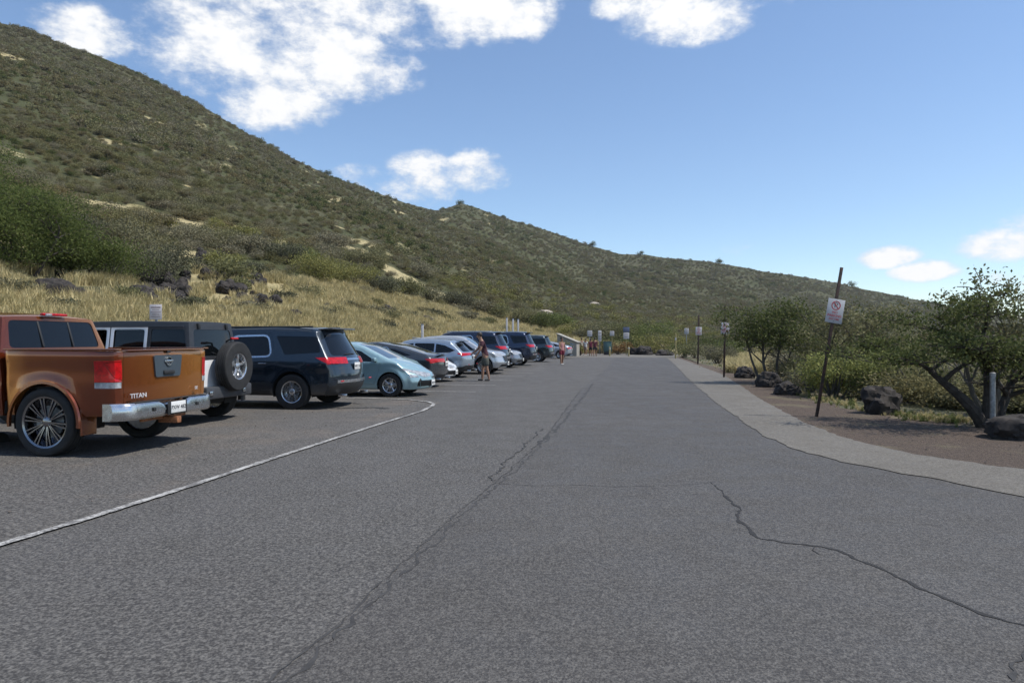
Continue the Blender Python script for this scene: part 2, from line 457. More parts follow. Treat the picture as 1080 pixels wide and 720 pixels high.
SUV = dict(x=(-2.6, 2.6), W=1.99, zb=.30, belt=1.07, tum=.27, R=.385, arch=.45, wheels=(-1.48, 1.6), smooth=4, crown=.05, round=(.22, .24),
    top=[(-2.6, 1.70), (-2.2, 1.75), (-1, 1.79), (.2, 1.77), (.6, 1.70), (1.42, 1.17), (1.6, 1.12), (2.3, 1.04), (2.6, .90)],
    rear=[(.3, .14), (.5, .02), (.72, 0), (.95, .05), (1.1, .10), (1.2, .17), (1.6, .40), (1.8, .47)], front=[(.3, .12), (.5, 0), (.8, .02), (1.0, .12)],
    plate=(-2.585, 0, .93), fplate=(2.62, 0, .5),
    cuts=[
     ('window', 'g', 'y', rnd([(-.98, 1.17), (-.02, 1.14), (-.02, 1.58), (-.86, 1.60)], .12), .006, dict(trim=.035)),
     ('window', 'g', 'y', rnd([(.05, 1.14), (1.20, 1.14), (.60, 1.57), (.05, 1.58)], .05), .006, dict(trim=.03)),
     ('window', 'g', 'y', rnd([(-2.12, 1.24), (-1.30, 1.19), (-1.05, 1.60), (-2.0, 1.58)], .04), .005),
     ('rear_window', 'g', 'x-', rnd([(-.74, 1.17), (.74, 1.17), (.62, 1.63), (-.62, 1.63)], .08), .006),
     ('windshield', 'w', 'z', [(.74, -.62), (1.36, -.74), (1.40, 0), (1.36, .74), (.74, .62), (.70, 0)], .005),
     ('tail_light', 'r', 'y', [(-2.62, 1.13), (-2.62, .98), (-2.3, 1.0), (-2.02, 1.13)], -.012),
     ('tail_light', 'r', 'x-', [(.52, 1.0), (.99, .98), (.99, 1.13), (.55, 1.12)], -.012, dict(pair=1, nmin=.4)),
     ('trim_bar', 'c', 'x-', [(-.5, 1.06), (.5, 1.06), (.5, 1.105), (-.5, 1.105)], -.012),
     ('lower_bumper', 'k', 'x-', [(-.99, .25), (.99, .25), (.99, .50), (.7, .56), (-.7, .56), (-.99, .50)], -.004),
     ('bumper_strip', 's', 'x-', [(-.75, .575), (.75, .575), (.75, .64), (-.75, .64)], -.01),
     ('sill_cladding', 'k', 'y', [(-.98, .25), (1.08, .25), (1.08, .42), (-.98, .42)], -.006),
     ('headlight', 'l', 'x+', [(.48, .82), (.97, .86), (.97, .98), (.55, .93)], -.006, dict(pair=1, nmin=.3)),
     ('headlight', 'l', 'y', [(2.7, .82), (2.7, .98), (2.15, 1.0), (2.3, .86)], -.006),
     ('grille', 'k', 'x+', [(-.42, .58), (.42, .58), (.5, .92), (-.5, .92)], .02, dict(trim=.03)),
     ('lower_grille', 'k', 'x+', [(-.7, .34), (.7, .34), (.6, .46), (-.6, .46)], .02)],
    nearcuts=[
     ('fuel_flap', 'b', 'y', rnd([(-1.95, .94), (-1.78, .94), (-1.78, 1.08), (-1.95, 1.08)], .03), 0, dict(scl=.96)),
     ('door', 'b', 'y', [(-1.12, .62), (-.92, .44), (.0, .44), (.0, 1.66), (-.93, 1.66), (-1.10, 1.1)], 0, dict(scl=.993, back=.02)),
     ('door', 'b', 'y', [(.015, .44), (1.05, .44), (1.18, .7), (1.28, 1.13), (.62, 1.66), (.015, 1.66)], 0, dict(scl=.993, back=.02)),
     ('hatch', 'b', 'x-', [(-.78, .70), (.78, .70), (.86, 1.1), (.70, 1.68), (-.70, 1.68), (-.86, 1.1)], 0, dict(scl=.99, back=.02))],
    bars=[('door_mirror', (1.12, 1.06, 1.15), (.12, .2, .16), 'b'), ('door_handle', (-.8, .985, 1.0), (.18, .03, .028), 'c'), ('door_handle', (.2, .99, 1.0), (.18, .03, .028), 'c'),
     ('roof_spoiler', (-2.10, 0, 1.755), (.34, 1.24, .035), 'b', .06), ('roof_rail', (-.7, .70, 1.80), (2.3, .035, .04), 'k'), ('wiper', (-2.44, .1, 1.20), (.015, .5, .02), 'k'),
     ('exhaust', (-2.5, .6, .30), (.18, .09, .06), 'c'), ('reflector', (-2.575, .78, .62), (.02, .16, .03), 'r')])
LOW = dict(x=(-2.27, 2.27), W=1.76, zb=.20, belt=.95, tum=.36, R=.315, arch=.36, wheels=(-1.36, 1.32), smooth=3, round=(.2, .34),
    top=[(-2.27, .98), (-2.1, 1.10), (-1.2, 1.33), (-.3, 1.455), (.1, 1.44), (.5, 1.34), (1.3, .98), (1.5, .93), (1.95, .80), (2.27, .60)],
    rear=[(.2, .12), (.5, 0), (.9, .03), (1.0, .08)], front=[(.2, .1), (.4, 0), (.55, .04), (.8, .2)],
    plate=(-2.28, 0, .62), fplate=(2.26, 0, .36),
    cuts=[
     ('window', 'g', 'y', rnd([(-.62, .98), (.06, .96), (.06, 1.30), (-.52, 1.27)], .04), .006),
     ('window', 'g', 'y', rnd([(.12, .96), (.98, .93), (.48, 1.22), (.12, 1.30)], .04), .006),
     ('window', 'g', 'y', rnd([(-1.25, 1.06), (-.68, 1.0), (-.62, 1.25), (-.85, 1.22)], .03), .006),
     ('windshield', 'w', 'z', [(.34, -.50), (1.22, -.66), (1.30, 0), (1.22, .66), (.34, .50), (.26, 0)], .004),
     ('rear_window', 'g', 'z', [(-1.95, -.55), (-.9, -.50), (-.9, .50), (-1.95, .55)], .004),
     ('headlight', 'l', 'y', [(2.30, .56), (2.15, .52), (1.95, .62), (1.60, .74), (1.66, .77), (2.1, .65)], -.004, dict(nmin=.1)),
     ('headlight', 'l', 'x+', [(.60, .53), (.86, .52), (.86, .62), (.64, .58)], -.004, dict(pair=1, nmin=.25)),
     ('lower_grille', 'k', 'x+', [(-.5, .26), (.5, .26), (.62, .44), (-.62, .44)], .02, dict(nmin=.3)),
     ('fog_lamp_vent', 'k', 'y', [(2.2, .26), (2.0, .28), (2.08, .50)], .012, dict(nmin=.1)),
     ('tail_light', 'r', 'x-', [(.6, .5), (.8, .5), (.8, .95), (.5, .98)], -.01, dict(pair=1))],
    nearcuts=[
     ('hood', 'b', 'z', [(1.42, -.72), (2.05, -.56), (2.16, 0), (2.05, .56), (1.42, .72), (1.36, .5), (1.40, 0), (1.36, -.5)], 0, dict(scl=.99, back=.01)),
     ('door', 'b', 'y', [(.085, .34), (.88, .34), (1.0, .6), (1.06, .93), (.5, 1.27), (.085, 1.34)], 0, dict(scl=.992, back=.02)),
     ('door', 'b', 'y', [(-.9, .62), (-.7, .34), (.075, .34), (.075, 1.34), (-.6, 1.30), (-.66, .98)], 0, dict(scl=.992, back=.02))],
    bars=[('door_mirror', (.92, .94, 1.0), (.11, .17, .11), 'b'), ('door_handle', (-.5, .885, .88), (.16, .03, .025), 'b'), ('door_handle', (.25, .885, .87), (.16, .03, .025), 'b'),
     ('emblem', (2.265, 0, .53), (.02, .12, .09), 'c'), ('wiper', (1.25, .2, 1.0), (.02, .5, .015), 'k')])
SEDAN = dict(x=(-2.35, 2.35), W=1.83, zb=.22, belt=.95, tum=.36, R=.335, arch=.38, wheels=(-1.33, 1.45), smooth=3, round=(.26, .3),
    top=[(-2.35, .96), (-2.2, 1.04), (-1.8, 1.10), (-1.0, 1.32), (-.25, 1.44), (.1, 1.43), (.5, 1.33), (1.25, .98), (1.5, .93), (2.1, .82), (2.35, .66)],
    rear=[(.2, .2), (.45, .03), (.7, 0), (.9, .02), (1.05, .08)], front=[(.2, .1), (.5, 0), (.8, .15)], plate=(-2.36, 0, .76), fplate=(2.36, 0, .4),
    cuts=[
     ('window', 'g', 'y', rnd([(-.85, .99), (-.02, .97), (-.02, 1.31), (-.62, 1.28)], .04), .006, dict(trim=.018)),
     ('window', 'g', 'y', rnd([(.04, .97), (1.02, .94), (.5, 1.24), (.04, 1.31)], .04), .006, dict(trim=.018)),
     ('window', 'g', 'y', rnd([(-1.45, 1.03), (-.92, 1.0), (-.72, 1.25), (-.9, 1.22)], .03), .006),
     ('rear_window', 'g', 'z', [(-1.72, -.62), (-.62, -.52), (-.55, 0), (-.62, .52), (-1.72, .62), (-1.8, 0)], .004),
     ('windshield', 'w', 'z', [(.30, -.52), (1.18, -.68), (1.25, 0), (1.18, .68), (.30, .52), (.2, 0)], .004),
     ('tail_light', 'r', 'y', [(-2.42, .80), (-1.98, .86), (-1.9, .93), (-2.42, .93)], -.008, dict(nmin=.1)),
     ('tail_light', 'r', 'x-', [(.42, .84), (.93, .78), (.93, .94), (.42, .93)], -.008, dict(pair=1, nmin=.25)),
     ('lower_bumper', 'k', 'x-', [(-.9, .2), (.9, .2), (.75, .42), (-.75, .42)], -.004),
     ('headlight', 'l', 'x+', [(.5, .60), (.93, .62), (.93, .74), (.6, .70)], -.004, dict(pair=1, nmin=.25)),
     ('grille', 'k', 'x+', [(-.45, .5), (.45, .5), (.5, .66), (-.5, .66)], .01, dict(trim=.02)),
     ('lower_grille', 'k', 'x+', [(-.6, .26), (.6, .26), (.6, .40), (-.6, .40)], .02)],
    nearcuts=[
     ('boot_lid', 'b', 'x-', [(-.62, .66), (.62, .66), (.72, .98), (.65, 1.06), (-.65, 1.06), (-.72, .98)], 0, dict(scl=.99, back=.01)),
     ('door', 'b', 'y', [(.0, .36), (.95, .36), (1.05, .6), (1.1, .95), (.5, 1.3), (.0, 1.36)], 0, dict(scl=.992, back=.02)),
     ('door', 'b', 'y', [(-1.0, .65), (-.82, .36), (-.01, .36), (-.01, 1.36), (-.68, 1.32), (-.92, 1.0)], 0, dict(scl=.992, back=.02))],
    bars=[('door_mirror', (.95, .98, 1.0), (.11, .17, .11), 'b'), ('exhaust', (-2.24, .55, .28), (.16, .1, .06), 'c'), ('door_handle', (-.7, .92, .86), (.16, .03, .025), 'b'),
      ('boot_spoiler', (-2.22, 0, 1.075), (.12, 1.1, .02), 'b', .1)])
CROSS = dict(x=(-2.28, 2.28), W=1.86, zb=.26, belt=.99, tum=.36, R=.36, arch=.41, wheels=(-1.34, 1.36), smooth=3, round=(.24, .3),
    top=[(-2.28, 1.44), (-1.9, 1.52), (-.6, 1.61), (.1, 1.60), (.45, 1.53), (1.25, 1.06), (1.5, 1.01), (2.1, .92), (2.28, .78)],
    rear=[(.26, .16), (.5, .02), (.75, 0), (.95, .03), (1.05, .10), (1.4, .48), (1.55, .6)], front=[(.26, .1), (.5, 0), (.9, .12)], plate=(-2.29, 0, .86), fplate=(2.29, 0, .45),
    cuts=[
     ('window', 'g', 'y', rnd([(-1.72, 1.14), (-1.5, 1.05), (-.9, 1.03), (-.9, 1.42), (-1.25, 1.36)], .04), .006, dict(trim=.02)),
     ('window', 'g', 'y', rnd([(-.84, 1.03), (-.02, 1.01), (-.02, 1.44), (-.84, 1.43)], .04), .006),
     ('window', 'g', 'y', rnd([(.04, 1.01), (1.0, 1.0), (.48, 1.37), (.04, 1.44)], .04), .006),
     ('rear_window', 'g', 'x-', rnd([(-.68, 1.08), (.68, 1.08), (.54, 1.40), (-.54, 1.40)], .06), .006),
     ('windshield', 'w', 'z', [(.52, -.56), (1.16, -.68), (1.2, 0), (1.16, .68), (.52, .56), (.46, 0)], .004),
     ('tail_light', 'r', 'y', [(-2.35, .92), (-1.85, .98), (-1.8, 1.03), (-2.35, 1.04)], -.008, dict(nmin=.1)),
     ('tail_light', 'r', 'x-', [(.40, .94), (.95, .90), (.95, 1.04), (.40, 1.01)], -.008, dict(pair=1, nmin=.25)),
     ('lower_bumper', 'k', 'x-', [(-.95, .2), (.95, .2), (.95, .44), (.7, .52), (-.7, .52), (-.95, .44)], -.004),
     ('sill_cladding', 'k', 'y', [(-.88, .2), (.9, .2), (.9, .36), (-.88, .36)], -.006),
     ('headlight', 'l', 'x+', [(.5, .72), (.95, .74), (.95, .86), (.6, .82)], -.004, dict(pair=1, nmin=.25)),
     ('headlight', 'l', 'y', [(2.4, .74), (2.4, .86), (1.85, .90), (2.0, .78)], -.004, dict(nmin=.1)),
     ('grille', 'k', 'x+', [(-.42, .52), (.42, .52), (.5, .80), (-.5, .80)], .015, dict(trim=.03)),
     ('lower_grille', 'k', 'x+', [(-.7, .30), (.7, .30), (.6, .42), (-.6, .42)], .02)],
    nearcuts=[],
    bars=[('door_mirror', (1.0, 1.0, 1.05), (.11, .18, .13), 'b'), ('roof_spoiler', (-1.80, 0, 1.53), (.26, 1.08, .03), 'b', .08), ('roof_rail', (-.6, .64, 1.62), (1.9, .03, .035), 'k'),
      ('exhaust', (-2.2, .55, .30), (.16, .1, .06), 'c'), ('reflector', (-2.25, .7, .56), (.02, .18, .035), 'r')])
OUT, NOSE = math.radians(169.8), math.radians(-10.2)
def arches(bm, sp):
    W2 = sp['W'] / 2
    for xw in sp['wheels']:
        circ = [(xw + sp['arch'] * math.cos(a * 2 * PI / 30), sp['R'] + sp['arch'] * math.sin(a * 2 * PI / 30)) for a in range(30)]
        for s in (1, -1):
            f = region(bm, circ, 'y', s, None, W2 - .34)
            bmesh.ops.delete(bm, geom=f, context='FACES')
            ed = [e for e in bm.edges if len(e.link_faces) == 1 and all(abs(math.hypot(v.co.x - xw, v.co.z - sp['R']) - sp['arch']) < .02 and v.co.y * s > W2 - .3 for v in e.verts)]
            g = bmesh.ops.extrude_edge_only(bm, edges=ed)
            for v in g['geom']:
                if isinstance(v, bmesh.types.BMVert): v.co.y -= s * .06
    bm.normal_update()
def wells(bm, wheels, R, arch, W2):
    for xw in wheels:
        for s in (1, -1):
            n = 24; A, B = [], []
            for k in range(n + 1):
                a = -.2 + (PI + .4) * k / n; ra = arch + .012
                A.append(bm.verts.new((xw + ra * math.cos(a), s * (W2 - .07), R + ra * math.sin(a)))); B.append(bm.verts.new((xw + ra * math.cos(a), s * (W2 - .45), R + ra * math.sin(a))))
            for k in range(n): bm.faces.new((A[k], A[k + 1], B[k + 1], B[k]))
            bm.faces.new(B)
M['badge'] = pmat('badge_satin_silver', (.62, .62, .64), .45, .3)
def make_truck():
    m, t, b = newmat('burnt_orange_angle_mix_paint')
    
    lw = t.n('ShaderNodeLayerWeight'); lw.inputs[0].default_value = .5; c = t.mix(t.ramp(lw.outputs['Facing'], .22, .62), (.17, .034, .010), (.58, .225, .040))   # base colour mixes by viewing angle: red brown head-on, gold at a slant
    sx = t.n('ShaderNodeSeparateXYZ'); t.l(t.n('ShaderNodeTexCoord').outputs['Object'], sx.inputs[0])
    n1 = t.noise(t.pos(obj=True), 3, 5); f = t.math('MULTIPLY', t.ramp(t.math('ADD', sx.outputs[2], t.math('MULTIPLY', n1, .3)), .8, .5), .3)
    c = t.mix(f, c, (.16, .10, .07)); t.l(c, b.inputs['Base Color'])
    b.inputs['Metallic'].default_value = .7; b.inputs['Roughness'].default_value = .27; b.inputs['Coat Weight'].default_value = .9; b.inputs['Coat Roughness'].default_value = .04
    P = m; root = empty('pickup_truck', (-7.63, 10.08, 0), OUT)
    tag(root, 'burnt orange crew cab pickup truck with big chrome wheels, nearest in the parked row', 'pickup truck')
    R, arch = .445, .505
    # cab
    sp = dict(x=(-1.12, 2.85), W=1.98, zb=.50, belt=1.36, tum=.30, R=R, arch=arch, wheels=[1.85], smooth=2, round=(.03, .2), scallop=1,
              top=[(-1.12, 1.83), (-.6, 1.87), (.6, 1.86), (.9, 1.81), (1.55, 1.38), (1.7, 1.33), (2.6, 1.24), (2.85, 1.12)], rear=[(1.3, 0), (1.9, .16)], front=[(.5, .05), (.7, 0), (1.1, .05)])
    bm = shell(sp, .05); arches(bm, sp)
    for pl in ([(-1.0, 1.42), (-.08, 1.42), (-.08, 1.78), (-.87, 1.78)], [(.0, 1.42), (1.25, 1.42), (.72, 1.76), (.0, 1.78)]):
        for s in (1, -1): detach(bm, region(bm, rnd(pl, .06), 'y', s), 'window', M['glass'], root, .006)
    for pl in ([(-1.06, .62), (-.04, .58), (-.04, 1.82), (-.84, 1.82), (-1.06, 1.38)], [(-.025, .58), (1.2, .58), (1.36, .9), (1.36, 1.38), (.74, 1.82), (-.025, 1.82)]):
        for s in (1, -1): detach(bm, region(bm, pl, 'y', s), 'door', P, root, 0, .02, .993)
    rw = [(-.78, 1.40), (.78, 1.40), (.71, 1.78), (-.71, 1.78)]
    detach(bm, region(bm, rnd(rw, .07), 'x', -1), 'rear_window', M['glass'], root, .008)
    detach(bm, region(bm, [(.98, -.70), (1.46, -.76), (1.52, 0), (1.46, .76), (.98, .70), (.94, 0)], 'z', 1), 'windshield', M['glass2'], root, .005)
    for y in (-.26, .26): bar(root, 'window_divider', (-1.035, y, 1.59), (.02, .03, .38), M['black'], .006, Matrix.Rotation(.30, 4, 'Y'))
    detach(bm, region(bm, [(-.55, .78), (.55, .78), (.62, 1.1), (-.62, 1.1)], 'x', 1), 'grille', M['chrome'], root, .01)
    for pl in ([(.66, .82), (.95, .82), (.95, 1.08), (.66, 1.08)],):
        detach(bm, region(bm, pl, 'x', 1), 'headlight', M['white_lamp'], root, -.005); detach(bm, region(bm, mir(pl), 'x', 1), 'headlight', M['white_lamp'], root, -.005)
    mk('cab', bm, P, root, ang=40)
    # cargo bed
    sp = dict(x=(-2.84, -1.14), W=1.98, zb=.52, belt=1.5, tum=0, R=R, arch=arch, wheels=[-1.80], smooth=2, round=(.05, .02), crown=0, scallop=.6, top=[(-2.84, 1.365), (-1.14, 1.375)])
    bm = shell(sp, .04); arches(bm, sp)
    detach(bm, region(bm, [(-2.76, -.83), (-1.22, -.83), (-1.22, .83), (-2.76, .83)], 'z', 1), 'x', P, root, 0, lipn=.5, keep=False)
    for s in (1, -1):
        q = s
        lamp_s = [(-2.95, .97), (-2.95, 1.24), (-2.67, 1.21), (-2.815, .97)]
        detach(bm, region(bm, lamp_s, 'y', s, .1), 'tail_light', M['red_lamp'], root, -.008)
        detach(bm, region(bm, [(-2.95, .89), (-2.95, .965), (-2.80, .965), (-2.82, .89)], 'y', s, .1), 'reversing_light', M['white_lamp'], root, -.006)
    a = [(.83, .97), (1.0, .97), (1.0, 1.24), (.83, 1.25)]; a2 = [(.83, .89), (1.0, .89), (1.0, .965), (.83, .965)]
    for g in (a, mir(a)): detach(bm, region(bm, g, 'x', -1, .1), 'tail_light', M['red_lamp'], root, -.008)
    for g in (a2, mir(a2)): detach(bm, region(bm, g, 'x', -1, .1), 'reversing_light', M['white_lamp'], root, -.006)
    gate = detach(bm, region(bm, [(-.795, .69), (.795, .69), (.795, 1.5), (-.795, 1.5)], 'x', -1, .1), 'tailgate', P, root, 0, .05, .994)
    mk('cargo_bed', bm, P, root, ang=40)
    bmx = bmesh.new(); box(bmx, (-1.99, 0, .88), (1.6, 1.7, .04)); mk('bed_floor', bmx, M['black'], root)
    # tailgate details
    bmx = bmesh.new(); vs = [(-2.858, y, z) for y, z in rnd([(-.25, 1.0), (.25, 1.0), (.29, 1.30), (-.29, 1.30)], .03)]
    f = bmx.faces.new([bmx.verts.new(v) for v in vs]); g = bmesh.ops.extrude_face_region(bmx, geom=[f])
    for v in g['geom']:
        if isinstance(v, bmesh.types.BMVert): v.co.x += .03
    bmesh.ops.recalc_face_normals(bmx, faces=bmx.faces); panel = mk('handle_panel', bmx, pmat('slate_plastic', (.045, .06, .075), .4), gate, ang=30)
    bar(gate, 'handle', (-2.868, 0, 1.06), (.03, .22, .055), M['black'], .012)
    bmx = bmesh.new(); lathe(bmx, [(.052, -.006), (.066, -.006), (.066, .006), (.052, .006)], 28, loop=True); box(bmx, (0, 0, 0), (.17, .012, .03), .003)
    e = mk('emblem', bmx, M['chrome'], gate); e.location = (-2.868, 0, 1.215); e.rotation_euler = (0, 0, PI / 2)
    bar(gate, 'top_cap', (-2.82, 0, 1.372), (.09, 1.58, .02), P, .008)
    text('TITAN', .085, M['badge'], gate, (-2.868, .60, .775), RX, 'badge_lettering', .003, sx=1.25)
    text('SE', .06, M['badge'], gate, (-2.868, -.60, .80), RX, 'badge_lettering', .003, sx=1.2)
    bar(gate, 'key_lock', (-2.86, 0, 1.345), (.02, .07, .03), M['black'], .006)
    # bumper, a bent chrome beam with a number plate recess and tow hitch
    bmx = bmesh.new(); N = 24; prof = [(0, .47), (-.035, .50), (-.045, .58), (-.03, .665), (.0, .69), (.10, .69), (.10, .47)]; rings = []
    for i in range(N + 1):
        y = -.96 + 1.92 * i / N; c = .20 * max(0, abs(y) - .74) / .22 * (abs(y) > .74); c = c * c / .2
        dz = -.035 if abs(y) < .27 else 0
        rings.append([bmx.verts.new((-2.94 + px + c * 1.0, y, z + (dz if z > .6 else 0))) for px, z in prof])
    for i in range(N):
        for k in range(len(prof)): bmx.faces.new((rings[i][k], rings[i][(k + 1) % 7], rings[i + 1][(k + 1) % 7], rings[i + 1][k]))
    bmx.faces.new(rings[0]); bmx.faces.new(rings[-1][::-1]); bmesh.ops.recalc_face_normals(bmx, faces=bmx.faces)
    bp = mk('rear_bumper', bmx, M['chrome'], root, ang=30)
    bar(bp, 'step_pad', (-2.90, 0, .694), (.10, 1.5, .012), M['black'], .004)
    bar(bp, 'plate_recess', (-2.998, 0, .575), (.012, .40, .185), M['black'], .005)
    plate(bp, (-3.012, 0, .58), True, 'PXW 482')
    for y in (-.45, .45): bar(bp, 'bumper_bolt', (-2.993, y, .585), (.012, .05, .05), M['black'], .01)
    bmx = bmesh.new(); box(bmx, (-2.88, 0, .40), (.30, .09, .09), .01); box(bmx, (-2.78, 0, .44), (.05, .9, .06), .01); mk('tow_hitch', bmx, M['orange_mud'], root)
    # brake light on the roof, mud flaps, mirrors, handles, flares
    bar(root, 'high_brake_light', (-1.0, 0, 1.872), (.07, .42, .04), M['red_lamp'], .015); bar(root, 'cargo_light', (-1.03, .13, 1.868), (.05, .1, .03), M['white_lamp'], .008)
    for s in (1, -1):
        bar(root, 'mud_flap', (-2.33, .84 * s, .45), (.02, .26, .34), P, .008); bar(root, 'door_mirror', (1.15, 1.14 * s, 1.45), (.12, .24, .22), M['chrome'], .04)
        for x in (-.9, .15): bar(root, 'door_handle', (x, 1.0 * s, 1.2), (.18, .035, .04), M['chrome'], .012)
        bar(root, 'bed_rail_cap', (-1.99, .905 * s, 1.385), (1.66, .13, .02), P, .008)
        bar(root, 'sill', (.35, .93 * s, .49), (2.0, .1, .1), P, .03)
        n = 28
        for xw in (-1.80, 1.85):
            bmx = bmesh.new(); pr = [(arch - .004, .97), (arch - .004, 1.008), (arch + .03, 1.006), (arch + .045, .985)]; prev = None
            for k in range(n + 1):
                a = -.12 + (PI + .24) * k / n
                r = [bmx.verts.new((xw + q * math.cos(a), s * w, R + q * math.sin(a))) for q, w in pr]
                if prev:
                    for i in range(3): bmx.faces.new((prev[i], prev[i + 1], r[i + 1], r[i]))
                prev = r
            mk('wheel_arch_flare', bmx, P, root, ang=50)
    bar(root, 'front_bumper', (2.84, 0, .60), (.22, 1.9, .26), M['chrome'], .06)
    bmx = bmesh.new(); wells(bmx, (-1.80, 1.85), R, arch, .99); box(bmx, (.2, 0, .62), (4.9, .9, .2), .03); box(bmx, (0, 0, .62), (2.2, 1.75, .2), .03)
    tube(bmx, [(-1.8, -.8, R), (-1.8, .8, R)], .06); lathe_ = lathe(bmx, [(.001, -.14), (.13, -.12), (.15, 0), (.13, .12), (.001, .14)], 16)
    mk('underbody', bmx, M['under'], root)
    bmx = bmesh.new(); tube(bmx, [(-1.2, -.5, .42), (-2.3, -.52, .42), (-2.62, -.7, .44)], .035, 10); mk('exhaust_pipe', bmx, M['steel'], root)
    for xw in (-1.80, 1.85):
        for s in (1, -1): wheel(root, (xw, s * .86, R), R, .335, .27, s, 'big', 10, M['dark_chrome'], .15)
    return root
def make_jeep():
    SIL = paint('silver_offroad_paint', (.74, .75, .77), .0, .34, .2); root = empty('off_road_suv', (-7.43, 13.02, 0), OUT)
    tag(root, 'silver boxy off-road vehicle with black hardtop and spare wheel on its tailgate', 'off-road car')
    R, arch = .405, .50
    sp = dict(x=(-2.0, 2.0), W=1.58, zb=.52, belt=1.3, tum=0, R=R, arch=arch, wheels=[-1.42, 1.5], smooth=1, round=(.03, .05), crown=.02, scallop=0,
              top=[(-2.0, 1.13), (.75, 1.15), (.9, 1.14), (2.0, 1.04)])
    bm = shell(sp, .05); arches(bm, sp)
    g = detach(bm, region(bm, [(-.62, .66), (.70, .66), (.70, 1.12), (-.62, 1.12)], 'x', -1), 'tailgate', SIL, root, 0, .03, .99)
    for pl in ([(-.88, .62), (-.37, .56), (-.37, 1.12), (-1.05, 1.12)], [(-.35, .56), (.74, .60), (.74, 1.12), (-.35, 1.12)]):
        for s in (1, -1): detach(bm, region(bm, pl, 'y', s), 'door', SIL, root, 0, .02, .992)
    mk('tub', bm, SIL, root, ang=35)
    sp = dict(x=(-1.98, .82), W=1.54, zb=1.13, belt=1.13, tum=.13, should=0, R=R, arch=0.01, wheels=[], smooth=1, round=(.02, .03), crown=.015, scallop=0,
              top=[(-1.98, 1.83), (-.5, 1.85), (.82, 1.83)], rear=[(1.13, 0), (1.85, .10)], front=[(1.13, 0), (1.85, .26)])
    bm = shell(sp, .045); clear = pmat('clear_side_glass', (.6, .7, .68), .02)
    b = clear.node_tree.nodes['Principled BSDF']; b.inputs['Transmission Weight'].default_value = 1.0; b.inputs['IOR'].default_value = 1.05
    for nm, pl, mt, tr in (('window', [(-1.88, 1.22), (-1.16, 1.22), (-1.16, 1.70), (-1.80, 1.70)], M['glass'], 0),
                           ('window', [(-1.05, 1.20), (-.42, 1.20), (-.42, 1.70), (-1.05, 1.70)], M['glass'], 1),
                           ('window', [(-.29, 1.20), (.60, 1.20), (.46, 1.70), (-.29, 1.70)], clear, 1)):
        for s in (1, -1):
            pl_ = rnd(pl, .05); ou = grow(pl, .055)
            if tr: region(bm, ou, 'y', s)
            f = region(bm, pl_, 'y', s); detach(bm, f, nm, mt, root, .012)
            if tr:
                f = [q for q in bm.faces if q.normal.y * s > .3 and inpoly(q.calc_center_median().x, q.calc_center_median().z, ou)]
                detach(bm, f, 'door_frame', SIL, root, -.012)
    detach(bm, region(bm, rnd([(-.60, 1.22), (.60, 1.22), (.55, 1.70), (-.55, 1.70)], .07), 'x', -1), 'rear_window', M['glass'], root, .01)
    detach(bm, region(bm, rnd([(-.66, 1.20), (.66, 1.20), (.60, 1.74), (-.60, 1.74)], .06), 'x', 1), 'windshield', M['glass2'], root, .01)
    mk('hardtop', bm, M['soft_top'], root, ang=35)
    for y in (-.42, .42): bar(root, 'glass_hinge', (-1.90, y, 1.76), (.05, .06, .10), M['black'], .01)
    bar(root, 'rain_gutter', (-.6, .765, 1.745), (2.5, .02, .02), M['soft_top'], .005); bar(root, 'rain_gutter', (-.6, -.765, 1.745), (2.5, .02, .02), M['soft_top'], .005)
    # interior
    bmx = bmesh.new(); box(bmx, (-.4, 0, .75), (2.6, 1.4, .1), .02); mk('cabin_floor', bmx, M['under'], root)
    for x, nm in ((.05, 'front_seat'), (-.85, 'rear_seat')):
        for s in (1, -1):
            bmx = bmesh.new(); box(bmx, (x, s * .36, 1.0), (.5, .48, .16), .05); box(bmx, (x - .24, s * .36, 1.28), (.14, .46, .56), .05, Matrix.Rotation(-.2, 4, 'Y')); box(bmx, (x - .32, s * .36, 1.60), (.09, .24, .17), .04); mk(nm, bmx, M['under'], root)
    bar(root, 'dashboard', (.72, 0, 1.1), (.3, 1.4, .22), M['under'], .05)
    bmx = bmesh.new()
    for s in (1, -1): tube(bmx, [(-1.7, s * .62, .9), (-1.6, s * .6, 1.66), (.4, s * .58, 1.72)], .03, 8)
    tube(bmx, [(-.45, -.6, 1.69), (-.45, .6, 1.69)], .03, 8); mk('roll_bar', bmx, M['under'], root)
    # lamps, bumpers, spare
    for s in (1, -1):
        bmx = bmesh.new(); box(bmx, (0, 0, 0), (.09, .15, .25), .02); o = mk('lamp_housing', bmx, M['black'], root); o.location = (-2.03, .69 * s, .98)
        bar(o, 'tail_light', (-.05, 0, .03), (.02, .12, .15), M['red_lamp'], .006); bar(o, 'reversing_light', (-.05, 0, -.075), (.02, .11, .05), M['white_lamp'], .006)
    plate(root, (-2.06, .66, .775), True, 'TRK 206')
    bmx = bmesh.new(); box(bmx, (-2.13, 0, .56), (.17, 1.28, .22), .03)
    for s in (1, -1): box(bmx, (-2.08, .73 * s, .56), (.2, .24, .24), .04, Matrix.Rotation(.25 * s, 4, 'Z'))
    mk('rear_bumper', bmx, pmat('bumper_dark_grey', (.05, .052, .058), .5, var=.2), root, ang=30)
    for s in (1, -1): bar(root, 'tow_loop', (-2.225, .52 * s, .56), (.02, .1, .08), M['chrome'], .008)
    bmx = bmesh.new(); box(bmx, (2.15, 0, .58), (.2, 1.55, .2), .04); mk('front_bumper', bmx, M['black'], root)
    bmx = bmesh.new(); box(bmx, (2.02, 0, .86), (.05, .95, .38), .02); gr = mk('grille', bmx, SIL, root)
